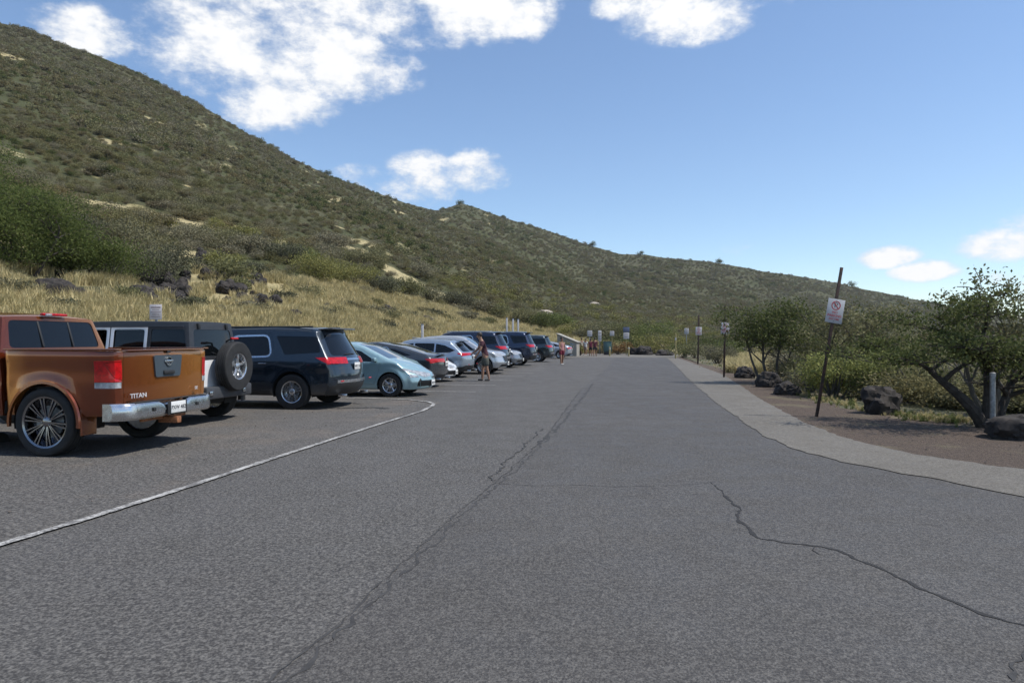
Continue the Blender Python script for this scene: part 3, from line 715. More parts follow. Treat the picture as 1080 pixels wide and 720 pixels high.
    for k in range(7): bar(gr, 'grille_slot', (2.047, -.27 + .09 * k, .88), (.008, .045, .26), M['black'], .003)
    for s in (1, -1):
        bmx = bmesh.new(); lathe(bmx, [(.001, .03), (.07, .025), (.09, 0), (.09, -.02)], 20); o = mk('headlight', bmx, M['white_lamp'], root); o.location = (2.05, .60 * s, .90); o.rotation_euler = (0, 0, -PI / 2)
        bar(root, 'door_mirror', (.82, .95 * s, 1.22), (.1, .2, .2), M['black'], .03)
        for x in (-.88, -.2): bar(root, 'door_handle', (x, .815 * s, 1.02), (.16, .035, .035), M['black'], .01)
        for xw in (-1.42, 1.5):
            bmx = bmesh.new(); pr = [(arch + .02, .75), (arch + .01, .95), (arch + .07, .94), (arch + .09, .75)]; prev = None
            for k in range(15):
                a = -.15 + (PI + .3) * k / 14
                r = [bmx.verts.new((xw + q * math.cos(a), s * w, R + q * math.sin(a) * .96)) for q, w in pr]
                if prev:
                    for i in range(3): bmx.faces.new((prev[i], prev[i + 1], r[i + 1], r[i]))
                prev = r
            mk('fender_flare', bmx, M['black'], root, ang=40)
        bar(root, 'side_step', (.05, .84 * s, .46), (1.7, .12, .05), M['black'], .02)
    sw = wheel(root, (-2.24, -.16, 1.02), .46, .245, .24, 1, 'multi', 5, M['alloy'], .3, 'spare_wheel'); sw.rotation_euler = (0, 0, PI / 2)
    bar(root, 'wheel_carrier', (-2.07, -.16, 1.02), (.14, .2, .2), M['black'], .03)
    bmx = bmesh.new(); tube(bmx, [(-2.06, -.16, 1.15), (-2.08, -.16, 1.49), (-2.2, -.16, 1.54)], .02, 8); mk('brake_light_bracket', bmx, M['black'], root)
    bar(root, 'high_brake_light', (-2.24, -.16, 1.54), (.04, .22, .04), M['red_lamp'], .01)
    bmx = bmesh.new(); tube(bmx, [(-1.92, -.3, 1.2), (-1.96, .12, 1.28)], .01, 6); mk('wiper', bmx, M['black'], root)
    for z in (.8, 1.05): bar(g or root, 'tailgate_hinge', (-2.03, -.6, z), (.04, .16, .05), M['black'], .01)
    bar(g or root, 'handle', (-2.03, .58, .98), (.04, .07, .18), M['black'], .015)
    bmx = bmesh.new(); wells(bmx, (-1.42, 1.5), R, arch - .01, .79); box(bmx, (0, 0, .55), (3.8, .8, .18), .03); box(bmx, (0, 0, .56), (1.9, 1.4, .16), .03); tube(bmx, [(-1.42, -.7, R), (-1.42, .7, R)], .06); box(bmx, (-1.75, 0, .42), (.35, .7, .18), .05)
    mk('underbody', bmx, M['under'], root)
    for xw in (-1.42, 1.5):
        for s in (1, -1): wheel(root, (xw, s * .82, R), R, .235, .25, s, 'multi', 5, M['alloy'], .2)
    return root
make_truck(); make_jeep()
car('suv', 'dark navy family SUV with chrome window trim parked between off-road vehicle and teal hatchback', SUV, paint('navy_paint', (.011, .021, .034), .35, .25, .4), (-6.07, 16.02, 0), OUT, 'car', (1, 1, 1), .05, True, .385, dict(style='split', n=5, k=.62, turn=.3), plt=('WKY 731', True), rails=M['black'])
car('hatchback', 'pale silvery teal hatchback parked nose out at the end of the white line', LOW, paint('teal_paint', (.27, .42, .46), .3, .3, .15), (-4.38, 19.1, 0), NOSE, 'car', (1, 1, 1), .05, True, .315, dict(style='wide', n=5, k=.62, turn=.1), plt=('SNB 914', False))
car('sedan', 'charcoal sedan parked tail out beside the teal hatchback', SEDAN, paint('charcoal_paint', (.060, .068, .078), .5, .25, .3), (-4.43, 22.5, 0), OUT, 'car', (1, 1, 1), .055, True, .335, dict(style='split', n=5, k=.66), plt=('RDL 350', True))
car('compact_car', 'white low car parked nose out, half hidden behind the charcoal sedan', LOW, paint('white_paint', (.70, .71, .72), .0, .3, .2), (-4.25, 25.45, 0), NOSE, 'car', (1, 1, .96), .065, False, .315, dict(style='multi', n=7, k=.64), plt=('TNV 628', False))
car('crossover', 'silver blue crossover with red tail lamps, person in maroon shirt standing at its tail', CROSS, paint('silver_blue_paint', (.30, .36, .43), .6, .28, .2), (-3.80, 28.3, 0), OUT, 'car', (1, 1, .97), .065, False, .345, dict(style='split', n=5, k=.66), plt=('VBE 105', True))
car('crossover', 'pale silver SUV parked nose out with dark grille behind the person in maroon shirt', CROSS, paint('pale_silver_paint', (.46, .48, .50), .5, .28, .2), (-2.50, 31.3, 0), NOSE, 'car', (1.04, 1.0, 1.06), .065, False, .37, dict(style='multi', n=5, k=.66), plt=('YKF 447', False))
car('large_suv', 'large dark blue SUV parked tail out beyond the pale silver SUV', SUV, paint('deep_blue_paint', (.012, .02, .045), .4, .25, .3), (-2.70, 34.8, 0), OUT, 'car', (1.02, 1.0, 1.08), .07, False, .41, dict(style='multi', n=6, k=.66), plt=('HGM 562', True), rails=M['chrome'])
car('crossover', 'mid grey SUV nose out squeezed between the two dark blue SUVs', CROSS, paint('grey_paint', (.22, .24, .27), .5, .28, .2), (-1.62, 38.3, 0), NOSE, 'car', (1.0, 1.0, 1.0), .08, False, .36, dict(style='multi', n=5, k=.66), plt=('EJT 839', False))
car('large_suv', 'dark blue SUV with silver roof rails, second tail out beyond the pale silver SUV', SUV, paint('midnight_blue_paint', (.014, .024, .055), .4, .25, .3), (-1.0, 41.6, 0), OUT, 'car', (.98, .98, 1.12), .08, False, .40, dict(style='multi', n=5, k=.66), plt=('LCZ 274', True), rails=M['chrome'])
car('suv', 'dark slate SUV parked beside the woman in red shorts', SUV, paint('slate_paint', (.03, .045, .055), .5, .25, .3), (.55, 48.6, 0), OUT, 'car', (.95, .98, 1.03), .08, False, .385, dict(style='multi', n=5, k=.66), plt=('NRS 693', True), rails=M['alloy'])
car('sedan', 'small silver car at the far end of the parked row before the pale shed', SEDAN, paint('light_silver_paint', (.42, .44, .48), .5, .3, .2), (2.85, 57.5, 0), OUT, 'car', (.95, 1, 1), .09, False, .33, dict(style='multi', n=5, k=.66), plt=('PQA 318', True))
# ------------------------------------------------------------ foliage
def leafmat(name, c1, c2, c3=None, tr=.3, rough=.8):
    m, t, b = newmat(name); nt = m.node_tree
    g = t.n('ShaderNodeNewGeometry'); oi = t.n('ShaderNodeObjectInfo')
    c = t.mix(g.outputs['Random Per Island'], c1, c2)
    if c3: c = t.mix(t.ramp(oi.outputs['Random'], .1, .9), c, c3)
    n = t.noise(t.pos(), .9, 3); c = t.mix(t.ramp(n, .3, .75, 0, .45), c, tuple(x * .55 for x in c1))
    t.l(c, b.inputs['Base Color']); b.inputs['Roughness'].default_value = rough; b.inputs['Specular IOR Level'].default_value = .12
    tl = t.n('ShaderNodeBsdfTranslucent'); t.l(c, tl.inputs[0]); mx = t.n('ShaderNodeMixShader'); mx.inputs[0].default_value = tr
    t.l(b.outputs[0], mx.inputs[1]); t.l(tl.outputs[0], mx.inputs[2]); t.l(mx.outputs[0], nt.nodes['Material Output'].inputs[0])
    return m
M['leaf_dark'] = leafmat('leaf_dark_green', (.078, .098, .032), (.150, .165, .060))
M['leaf_bright'] = leafmat('leaf_bright_green', (.120, .150, .045), (.215, .240, .088))
M['leaf_olive'] = leafmat('leaf_olive', (.160, .155, .074), (.250, .235, .125), (.190, .190, .088))
M['leaf_grey'] = leafmat('dry_twig_grey', (.200, .182, .120), (.280, .250, .165), (.180, .172, .098), tr=.2)
M['leaf_yellow'] = leafmat('leaf_yellow_green', (.185, .185, .055), (.285, .265, .105))
M['leaf_feather'] = leafmat('feathery_green', (.080, .110, .030), (.155, .180, .058), tr=.45)
M['straw'] = leafmat('dry_straw_grass', (.53, .445, .235), (.71, .60, .34), (.39, .34, .17), tr=.3)
M['bark'] = pmat('bark_brown_grey', (.055, .045, .036), .9, var=.5, vs=10, bump=.6, bs=40)
M['twig'] = pmat('grey_twig', (.10, .09, .075), .9, var=.3)
M['lava'] = pmat('lava_rock', (.014, .012, .012), .92, col2=(.045, .037, .032), vs=7, bump=1.0, bs=26)
M['palerock'] = pmat('pale_rock', (.42, .36, .30), .9, var=.3, vs=2, bump=.6, bs=8)
def leafmesh(P, size, aspect=1.8, seed=0, up=.0, jit=.4):
    """many small folded leaves, one quad each, at the points P"""
    r = np.random.default_rng(seed); n = len(P); P = np.asarray(P, dtype=float)
    d = r.normal(size=(n, 3)); d[:, 2] += up; d /= np.linalg.norm(d, axis=1)[:, None]
    q = r.normal(size=(n, 3)); s = np.cross(d, q); s /= np.linalg.norm(s, axis=1)[:, None] + 1e-9
    L = size * (1 + jit * r.uniform(-1, 1, n))[:, None]; Wd = L / aspect
    V = np.stack([P, P + d * L * .5 + s * Wd * .5, P + d * L, P + d * L * .5 - s * Wd * .5], 1).reshape(-1, 3)
    return V, 4
def mesh_np(name, V, k, mat):
    n = len(V) // k; me = bpy.data.meshes.new(name); me.vertices.add(len(V)); me.vertices.foreach_set('co', V.astype(np.float32).ravel())
    me.loops.add(len(V)); me.loops.foreach_set('vertex_index', np.arange(len(V), dtype=np.int32))
    me.polygons.add(n); me.polygons.foreach_set('loop_start', np.arange(0, n * k, k, dtype=np.int32)); me.polygons.foreach_set('loop_total', np.full(n, k, dtype=np.int32))
    me.update(); me.validate(); me.materials.append(mat); return me
def grow_tree(seed, bases, H, spread, lean=(0, 0), levels=3, rad=.12, flat=.5, first=.35, wind=(0, 0), kids=4, droop=0):
    """returns limbs (polylines with radii) and twig tips"""
    rr = random.Random(seed); limbs, tips = [], []
    def br(p, d, L, r, lev):
        n = 5; pts = [p.copy()]; q = p.copy(); dd = d.copy(); rads = [r]
        for i in range(n):
            dd = dd + Vector((rr.uniform(-1, 1), rr.uniform(-1, 1), rr.uniform(-.7, .7))) * .22 + Vector((wind[0], wind[1], -droop)) * .12
            if lev > 0: dd.z = dd.z * (1 - .25 * flat)
            dd.normalize(); q = q + dd * L / n; pts.append(q.copy()); rads.append(r * (1 - .62 * (i + 1) / n))
        limbs.append((pts, rads))
        if lev >= levels: tips.append((pts[-1], dd)); tips.append((pts[-3], dd)); return
        for k in range(kids if lev else kids + 1):
            i = rr.randint(2, n); a = rr.uniform(0, 2 * PI); out = Vector((math.cos(a), math.sin(a), rr.uniform(.1, .8) * (1 - flat * .6)))
            nd = (dd * .55 + out * spread).normalized(); br(pts[i], nd, L * rr.uniform(.55, .8), rads[i] * .72, lev + 1)
        tips.append((pts[-1], dd))
    for bx, by, lx, ly, f in bases:
        br(Vector((bx, by, -.05)), Vector((lx + lean[0], ly + lean[1], 1)).normalized(), H * first * f, rad * f, 0)
    zt = max(t[0].z for t in tips); k = H / zt
    for pts, rads in limbs:
        for p in pts: p.z *= k
    for t in tips: t[0].z *= 1
    return limbs, [t[0] for t in tips]
def plant(name, cat, label, loc, seed, H, Wd, leaf, nleaf, lsize, bases=None, stem='bark', group=None, flat=.5, spread=.8, levels=3, first=.4, wind=(0, 0), rad=.1, parts=('trunk', 'crown'), clump=.22, rz=0, kids=4, up=.2, fit=True, lo=0.0, aspect=1.8, squash=.6):
    root = empty(name, loc, rz); tag(root, label, cat, group)
    limbs, tips = grow_tree(seed, bases or [(0, 0, 0, 0, 1)], H, spread, levels=levels, rad=rad, flat=flat, first=first, wind=wind, kids=kids)
    if fit:
        xs = [p.x for p in tips]; ys = [p.y for p in tips]; w = max(max(xs) - min(xs), max(ys) - min(ys), .1); k = (Wd - clump * 2) / w
        cx = (max(xs) + min(xs)) / 2 * .0
        seen = set()
        for pts, _ in limbs:
            for p in pts:
                if id(p) in seen: continue
                seen.add(id(p)); f = min(1, p.z / (H * .35)) ; kk = 1 + (k - 1) * f; p.x *= kk; p.y *= kk
    bm = bmesh.new()
    for pts, rads in limbs: tube(bm, pts, [max(r, .006) for r in rads], 6 if rads[0] < .04 else 9, cap=False)
    mk(parts[0], bm, M[stem], root)
    T = np.array([[p.x, p.y, p.z] for p in tips]); T = T[T[:, 2] > lo]
    r = np.random.default_rng(seed); idx = r.integers(0, len(T), nleaf)
    dens = r.uniform(.1, 1, len(T)) ** 2.5; idx = r.choice(len(T), nleaf, p=dens / dens.sum())
    P = T[idx] + r.normal(size=(nleaf, 3)) * np.array([clump, clump, clump * squash]); P[:, 2] = np.maximum(P[:, 2], .03)
    V, k = leafmesh(P, lsize, aspect, seed, up)
    o = link(parts[1], mesh_np(parts[1], V, k, M[leaf]), None, root)
    return root
def bushmesh(seed, H, Wd, n, ls, leaf, nst=14, hollow=.35):
    """stems + foliage meshes for a rounded bush"""
    r = np.random.default_rng(seed); rr = random.Random(seed)
    blobs = [(rr.uniform(-.32, .32) * Wd, rr.uniform(-.32, .32) * Wd, rr.uniform(.3, .66) * H, rr.uniform(.2, .36)) for _ in range(9)]
    P = []
    for bx, by, bz, br in blobs:
        m = n // 9; d = r.normal(size=(m, 3)); d /= np.linalg.norm(d, axis=1)[:, None]
        rad = br * (hollow + (1 - hollow) * r.uniform(0, 1, m) ** .5) * (1 + .25 * r.normal(size=m).clip(-1, 1.6))
        P.append(np.array([bx, by, bz]) + d * rad[:, None] * np.array([Wd, Wd, H * .95]))
    P = np.concatenate(P); P = P[P[:, 2] > .02]
    V, k = leafmesh(P, ls, 1.7, seed, .3)
    bm = bmesh.new()
    for i in range(nst):
        a = rr.uniform(0, 2 * PI); R1 = rr.uniform(.1, .42) * Wd; z = H * rr.uniform(.5, .95)
        p0 = Vector((rr.uniform(-.08, .08) * Wd, rr.uniform(-.08, .08) * Wd, -.08)); p2 = Vector((R1 * math.cos(a), R1 * math.sin(a), z)); p1 = p0.lerp(p2, .45) + Vector((rr.uniform(-.1, .1), rr.uniform(-.1, .1), .05)) * Wd
        tube(bm, [p0, p1, p2], [.03, .02, .006], 5, cap=False)
    return V, k, bm
_bm_cache = {}
def bush(name, cat, label, loc, H, Wd, leaf, n=1600, ls=.09, seed=0, group=None, stem='twig', rz=0, hollow=.35):
    root = empty(name, loc, rz); tag(root, label, cat, group)
    V, k, bm = bushmesh(seed, H, Wd, n, ls, leaf, hollow=hollow)
    mk('stems', bm, M[stem], root); link('foliage', mesh_np('foliage', V, k, M[leaf]), None, root)
    return root
def rock(bm, c, s, seed, sub=4):
    r = bmesh.ops.create_icosphere(bm, subdivisions=sub, radius=1.0); off = Vector((seed * 3.1, seed * 1.7, 0))
    for v in r['verts']:
        p = v.co.normalized(); n = noise.fractal(p * 1.1 + off, 1.0, 2.2, 4) * .34
        cell = noise.noise(p * 5 + off) * .10 + noise.noise(p * 12 + off) * .045
        k = 1 + n + cell; q = p * k
        q.z = max(q.z, -.55); v.co = Vector((q.x * s[0], q.y * s[1], q.z * s[2])) + Vector(c)
def boulder(name, label, loc, s, seed, group=None, rz=0, mat='lava', cat='boulder'):
    bm = bmesh.new(); rock(bm, (0, 0, s[2] * .45), s, seed); o = mk(name, bm, M[mat], None, ang=28); o.location = loc; o.rotation_euler = (0, 0, rz)
    return tag(o, label, cat, group)
# ------------------------------------------------------------ hillside
RIDGE = [(-900, -190), (-300, -95), (-120, -20), (0, 24), (30, 30), (60, 44), (100, 57), (150, 78), (205, 107), (250, 134), (300, 163), (345, 184), (400, 204), (440, 218), (460, 222), (472, 219), (486, 214), (500, 218),
         (540, 232), (580, 244), (620, 258), (655, 268), (680, 268), (700, 271), (750, 276), (800, 285), (850, 292), (900, 302), (950, 313), (1000, 322), (1080, 336), (1500, 350), (1900, 352)]
CTL = {
 -900: [(7.2, 372), (9.5, 295), (13, 240), (24, 170), (48, 70), (130, -190)],
 -300: [(11.4, 372), (15.5, 300), (22, 255), (38, 200), (75, 100), (200, -95)],
 0: [(17.8, 366), (24, 304), (35, 262), (60, 215), (120, 130), (300, 25)],
 150: [(22, 366), (29, 318), (43, 285), (70, 240), (145, 160), (340, 78)],
 270: [(28, 366), (35, 330), (50, 290), (90, 250), (180, 195), (380, 148)],
 380: [(38, 364), (48, 338), (70, 305), (120, 262), (220, 230), (470, 197)],
 460: [(52, 364), (64, 346), (90, 325), (155, 295), (290, 255), (600, 222)],
 520: [(72, 364), (86, 351), (115, 333), (190, 302), (330, 268), (680, 226)],
 600: [(88, 366), (108, 355), (150, 340), (270, 318), (480, 288), (700, 250)],
 700: [(95, 367), (120, 361), (180, 351), (300, 333), (500, 303), (720, 271)],
 850: [(85, 366), (120, 362), (200, 357), (330, 345), (520, 322), (760, 292)],
 1080: [(80, 366), (120, 363), (220, 360), (350, 357), (550, 350), (850, 336)],
 1900: [(80, 366), (120, 363), (220, 360), (350, 358), (550, 355), (850, 352)]}
def ridge_y(x): return interp(RIDGE, x)
def foot_Y(x):
    L = (x - 540) / 720 * .984 - .177
    y = 13.6 / -L if L < -.01 else 999
    return min(y, 80 if x < 700 else 72)
KX = sorted(CTL)
def column(x, T):
    """depth and picture row along one direction, T in 0..6 (and 6..8 down the far side)"""
    i = max(0, min(len(KX) - 2, next((k - 1 for k, kx in enumerate(KX) if kx > x), len(KX) - 2))); i = max(i, 0)
    a, b = KX[i], KX[i + 1]; f = (x - a) / (b - a); f = max(0, min(1, f))
    Y = [foot_Y(x)] + [math.exp((1 - f) * math.log(p[0]) + f * math.log(q[0])) for p, q in zip(CTL[a], CTL[b])]
    for k in range(1, 7): Y[k] = max(Y[k], Y[k - 1] * 1.04)
    y = [HY + F * (CH + .08) / Y[0]] + [(1 - f) * p[1] + f * q[1] for p, q in zip(CTL[a], CTL[b])]
    y[6] = ridge_y(x)
    t = np.arange(7); lY = np.interp(np.minimum(T, 6), t, np.log(Y)); yy = np.interp(np.minimum(T, 6), t, y)
    Yv = np.exp(lY); back = np.clip(T - 6, 0, 2); R = (HY - yy) / F
    return Yv * (1 + back * .45), R * (1 - back * .55) / (1 + back * .45)
NU, NTT = 520, 300
ux = np.linspace(-760, 1700, NU); tt = np.concatenate([np.linspace(0, 6, NTT), np.linspace(6.1, 8, 14)])
HYm = np.zeros((NU, len(tt))); HZ = np.zeros_like(HYm)
for i, x in enumerate(ux): HYm[i], HZ[i] = column(x, tt)
def smooth_t(A, n):
    for _ in range(n):
        B = A.copy(); B[:, 1:NTT - 1] = (A[:, :NTT - 2] + 2 * A[:, 1:NTT - 1] + A[:, 2:NTT]) / 4; A = B
    return A
def smooth_u(A, n):
    for _ in range(n):
        B = A.copy(); B[1:-1] = (A[:-2] + 2 * A[1:-1] + A[2:]) / 4; A = B
    return A
HZ = smooth_t(HZ, 60); ly = smooth_u(smooth_t(np.log(HYm), 60), 14); HYm = np.exp(ly)
HZ[:, :NTT - 8] = smooth_u(HZ[:, :NTT - 8], 8); HZ = CH + HZ * HYm
STR = np.zeros_like(HZ)
for i in range(NU):
    for j in range(len(tt)):
        Y = HYm[i, j]; X = (ux[i] - 540) / F * Y; t = min(tt[j], 6)
        env = min(1, t / .8) * (1 if t < 5.6 else max(.15, (6 - t) / .4))
        p = Vector((X, Y, 0)); n1 = noise.fractal(p / 46, 1.0, 2.1, 5) ; n2 = noise.fractal(p / 6.5, 1.0, 2.1, 3)
        la = X * LT.x + Y * LT.y; fo = X * RD.x + Y * RD.y
        gul = abs(noise.noise(Vector((fo / 38, la / 160, 3)))) * 2
        HZ[i, j] += env * (n1 * .0085 * Y + n2 * min(.28, .006 * Y) * (1 if Y < 150 else .7) - gul * .004 * Y)
        # how much bare straw grass: the foot of the bank, and patches further up
        s = max(0, 1.25 - t / 1.7) if x is None else 0
        px = ux[i]; lim = 2.1 if px < 185 else (3.0 if px < 620 else 1.2)
        if px < 200: lim = 2.0
        s = 1 - max(0, min(1, (t - lim + .35) / .5)) + .35 * noise.fractal(p / 7 + Vector((9, 0, 0)), 1, 2.2, 3)
        pt = noise.fractal(Vector((fo / 30, la / 11, 7)), 1, 2.1, 4)
        s = max(s, (pt - .0) * 1.9 * (1 if 2 < t < 4.7 and px < 470 else (.45 if px < 520 else .12)))
        if px > 720: s *= .3
        STR[i, j] = max(0, min(1, s))
me = bpy.data.meshes.new('hillside'); nt_ = len(tt)
V = np.zeros((NU, nt_, 3)); V[:, :, 1] = HYm; V[:, :, 0] = (ux[:, None] - 540) / F * HYm; V[:, :, 2] = HZ
idx = np.arange(NU * nt_).reshape(NU, nt_); Q = np.stack([idx[:-1, :-1], idx[1:, :-1], idx[1:, 1:], idx[:-1, 1:]], -1).reshape(-1, 4)
me.vertices.add(NU * nt_); me.vertices.foreach_set('co', V.astype(np.float32).ravel())
me.loops.add(Q.size); me.loops.foreach_set('vertex_index', Q.astype(np.int32).ravel()); me.polygons.add(len(Q))
me.polygons.foreach_set('loop_start', np.arange(0, Q.size, 4, dtype=np.int32)); me.polygons.foreach_set('loop_total', np.full(len(Q), 4, dtype=np.int32)); me.update()
me.polygons.foreach_set('use_smooth', [True] * len(Q))
at = me.attributes.new('straw', 'FLOAT', 'POINT'); at.data.foreach_set('value', STR.astype(np.float32).ravel())
m, t, b = newmat('hillside_ground'); b.inputs['Roughness'].default_value = .95; b.inputs['Specular IOR Level'].default_value = .1
p = t.pos(); n1 = t.noise(p, .045, 6, .62); n2 = t.noise(p, .35, 6, .65); n3 = t.noise(p, 3.0, 5, .65)
c = t.mix(t.ramp(n2, .38, .62), (.074, .076, .040), (.105, .100, .056)); c = t.mix(t.ramp(n1, .42, .60), c, (.074, .082, .038))
c = t.mix(t.ramp(n3, .42, .66, 0, .6), c, (.045, .042, .028))
a = t.n('ShaderNodeAttribute', attribute_name='straw'); st = t.mix(t.ramp(n3, .35, .65), (.46, .39, .22), (.30, .255, .14)); st = t.mix(t.ramp(n2, .5, .7, 0, .7), st, (.15, .15, .065))
mk_ = t.math('MULTIPLY_ADD', a.outputs['Fac'], 1.0, t.math('MULTIPLY_ADD', n2, .9, -.45)); c = t.mix(t.ramp(mk_, .35, .6), c, st)
t.l(c, b.inputs['Base Color']); t.l(t.bump(t.math('ADD', n2, n3), .9, .35), b.inputs['Normal'])
hill = link('hillside', me, m); hill['kind'] = 'structure'
def hill_z(X, Y):
    x = 540 + X / Y * F; u = (x - ux[0]) / (ux[1] - ux[0]); i = int(max(0, min(NU - 2, u))); f = u - i
    def col(k): return np.interp(Y, HYm[k], HZ[k], left=0)
    return max(0.0, (1 - f) * col(i) + f * col(i + 1))
def hp(x, Y): 
    X = (x - 540) / F * Y; return Vector((X, Y, hill_z(X, Y)))
# ------------------------------------------------------------ scattered cover (stuff)
_DEF = []
def scatter(*a, **k): _DEF.append((a, k))
def scatter_now(name, pts, scl, idx, tmpl, kind='stuff', tilt=.15):
    """many tufts or shrubs nobody could count, placed by geometry nodes"""
    n = len(pts); me = bpy.data.meshes.new(name); me.vertices.add(n); me.vertices.foreach_set('co', np.asarray(pts, np.float32).ravel()); me.update()
    r = np.random.default_rng(n); rot = np.stack([r.normal(0, tilt, n), r.normal(0, tilt, n), r.uniform(0, 6.283, n)], 1)
    a = me.attributes.new('rot', 'FLOAT_VECTOR', 'POINT'); a.data.foreach_set('vector', rot.astype(np.float32).ravel())
    a = me.attributes.new('scl', 'FLOAT_VECTOR', 'POINT'); sc = np.asarray(scl, np.float32); a.data.foreach_set('vector', sc.ravel())
    a = me.attributes.new('pick', 'INT', 'POINT'); a.data.foreach_set('value', np.asarray(idx, np.int32))
    o = link(name, me, None); o['kind'] = kind
    cl = bpy.data.collections.new(name + '_kinds')
    for q in tmpl: cl.objects.link(q)
    ng = bpy.data.node_groups.new(name, 'GeometryNodeTree'); ng.interface.new_socket('Geometry', in_out='INPUT', socket_type='NodeSocketGeometry'); ng.interface.new_socket('Geometry', in_out='OUTPUT', socket_type='NodeSocketGeometry')
    N = ng.nodes; gi, go = N.new('NodeGroupInput'), N.new('NodeGroupOutput'); ip = N.new('GeometryNodeInstanceOnPoints'); ci = N.new('GeometryNodeCollectionInfo')
    ci.inputs['Collection'].default_value = cl; ci.inputs['Separate Children'].default_value = True; ci.inputs['Reset Children'].default_value = True
    def att(nm, ty):
        q = N.new('GeometryNodeInputNamedAttribute'); q.data_type = ty; q.inputs['Name'].default_value = nm; return q.outputs['Attribute']
    L = ng.links.new; L(gi.outputs[0], ip.inputs['Points']); L(ci.outputs[0], ip.inputs['Instance']); ip.inputs['Pick Instance'].default_value = True
    L(att('pick', 'INT'), ip.inputs['Instance Index']); L(att('scl', 'FLOAT_VECTOR'), ip.inputs['Scale'])
    er = N.new('FunctionNodeEulerToRotation'); L(att('rot', 'FLOAT_VECTOR'), er.inputs[0]); L(er.outputs[0], ip.inputs['Rotation'])
    L(ip.outputs[0], go.inputs[0]); md = o.modifiers.new('scatter', 'NODES'); md.node_group = ng; return o
def tmpl_bush(i, leaf, n=240, ls=.16, H=.75):
    V, k, bm = bushmesh(100 + i, H, 1.0, n, ls, leaf); bm.free()
    me = mesh_np('scrub_kind', V, k, M[leaf]); return bpy.data.objects.new('scrub_%02d' % i, me)
M['leaf_slope'] = leafmat('leaf_slope_olive', (.165, .158, .066), (.255, .232, .112), (.20, .165, .085))
M['leaf_slope_brown'] = leafmat('leaf_slope_brown', (.16, .135, .08), (.235, .20, .125), (.19, .175, .09))
TM = [tmpl_bush(i, l, n, ls, H) for i, (l, n, ls, H) in enumerate([('leaf_olive', 330, .13, .75), ('leaf_slope', 300, .12, .6), ('leaf_grey', 330, .10, .7), ('leaf_grey', 280, .10, .85), ('leaf_slope', 330, .12, .7), ('leaf_yellow', 330, .12, .65), ('leaf_dark', 330, .13, .8), ('leaf_slope_brown', 260, .15, .5)])]
TM += [tmpl_bush(20 + i, l, 1500, ls, H) for i, (l, ls, H) in enumerate([('leaf_olive', .055, .75), ('leaf_slope', .05, .6), ('leaf_grey', .045, .7), ('leaf_grey', .045, .85), ('leaf_slope', .05, .7), ('leaf_yellow', .05, .65), ('leaf_dark', .055, .8), ('leaf_slope_brown', .06, .5)])]
r = np.random.default_rng(11); pts, scl, pick = [], [], []
cand = 0
for _ in range(400000):
    if len(pts) > 52000: break
    i = r.uniform(0, NU - 2); j = r.uniform(0, NTT - 2); a_, b_ = int(i), int(j)
    x = ux[a_]
    if x < -420 or x > 1350: continue
    Y = HYm[a_, b_]; t_ = tt[b_]
    sy = abs((HZ[a_, b_ + 1] / HYm[a_, b_ + 1] - HZ[a_, b_] / HYm[a_, b_])) * F / .02
    if t_ < 1.5 or Y < 42 or (x < 330 and t_ < 2.5): continue
    pr = min(1, sy / 120) * min(1, (Y / 330)) ** 2 * (1 if -60 < x < 1140 else .35)
    if r.random() > pr * 2.2: continue
    s = STR[a_, b_]
    fi, fj = i - a_, j - b_
    P = V[a_, b_] * (1 - fi) * (1 - fj) + V[a_ + 1, b_] * fi * (1 - fj) + V[a_, b_ + 1] * (1 - fi) * fj + V[a_ + 1, b_ + 1] * fi * fj
    n = noise.fractal(Vector(P) / 26, 1, 2.1, 4); n2 = noise.noise(Vector(P) / 60 + Vector((5, 5, 5)))
    if s > .4 and r.random() < .8: continue
    if n < -.35 and r.random() < .5: continue
    sz = r.uniform(.9, 2.5) * (.8 + .5 * (n > .1)) * (1 + min(.5, Y / 1400))
    far = x > 470 and Y > 250
    u = r.random() + n2 * .5
    if u < (.30 if not far else .14): k = r.choice([2, 3])
    elif u < .78: k = r.choice([0, 1, 7])
    elif u < .92: k = 4
    else: k = 5 if t_ < 4.2 else (6 if r.random() < .5 else 1)
    if t_ < 4 and x < 760 and n > .08 and r.random() < .45: k = r.choice([4, 5])
    if Y < 150: k += 8
    pts.append(P); scl.append((sz, sz, sz * r.uniform(.75, 1.15))); pick.append(k)
print('SCRUB', len(pts))
scatter('hillside_scrub', pts, scl, pick, TM)
# dry grass tufts on the bank
def tuft(i, n=26, h=1.0):
    rr = np.random.default_rng(i); base = rr.normal(0, .10, (n, 2)); a = rr.uniform(0, 6.283, n); ln = rr.uniform(.1, .55, n); hh = h * rr.uniform(.5, 1, n); w = .022
    tip = np.stack([base[:, 0] + np.cos(a) * ln, base[:, 1] + np.sin(a) * ln, hh * .95], 1); mid = np.stack([base[:, 0] + np.cos(a) * ln * .35, base[:, 1] + np.sin(a) * ln * .35, hh * .6], 1)
    b0 = np.stack([base[:, 0], base[:, 1], np.zeros(n) - .05], 1); s = np.stack([-np.sin(a), np.cos(a), 0 * a], 1) * w
    VV = np.stack([b0 - s, b0 + s, mid + s * .8, mid - s * .8, mid - s * .8, mid + s * .8, tip + s * .1, tip - s * .1], 1).reshape(-1, 3)
    return bpy.data.objects.new('tuft_%d' % i, mesh_np('tuft', VV, 4, M['straw']))
TF = [tuft(i, 30) for i in range(4)]
pts, scl = [], []
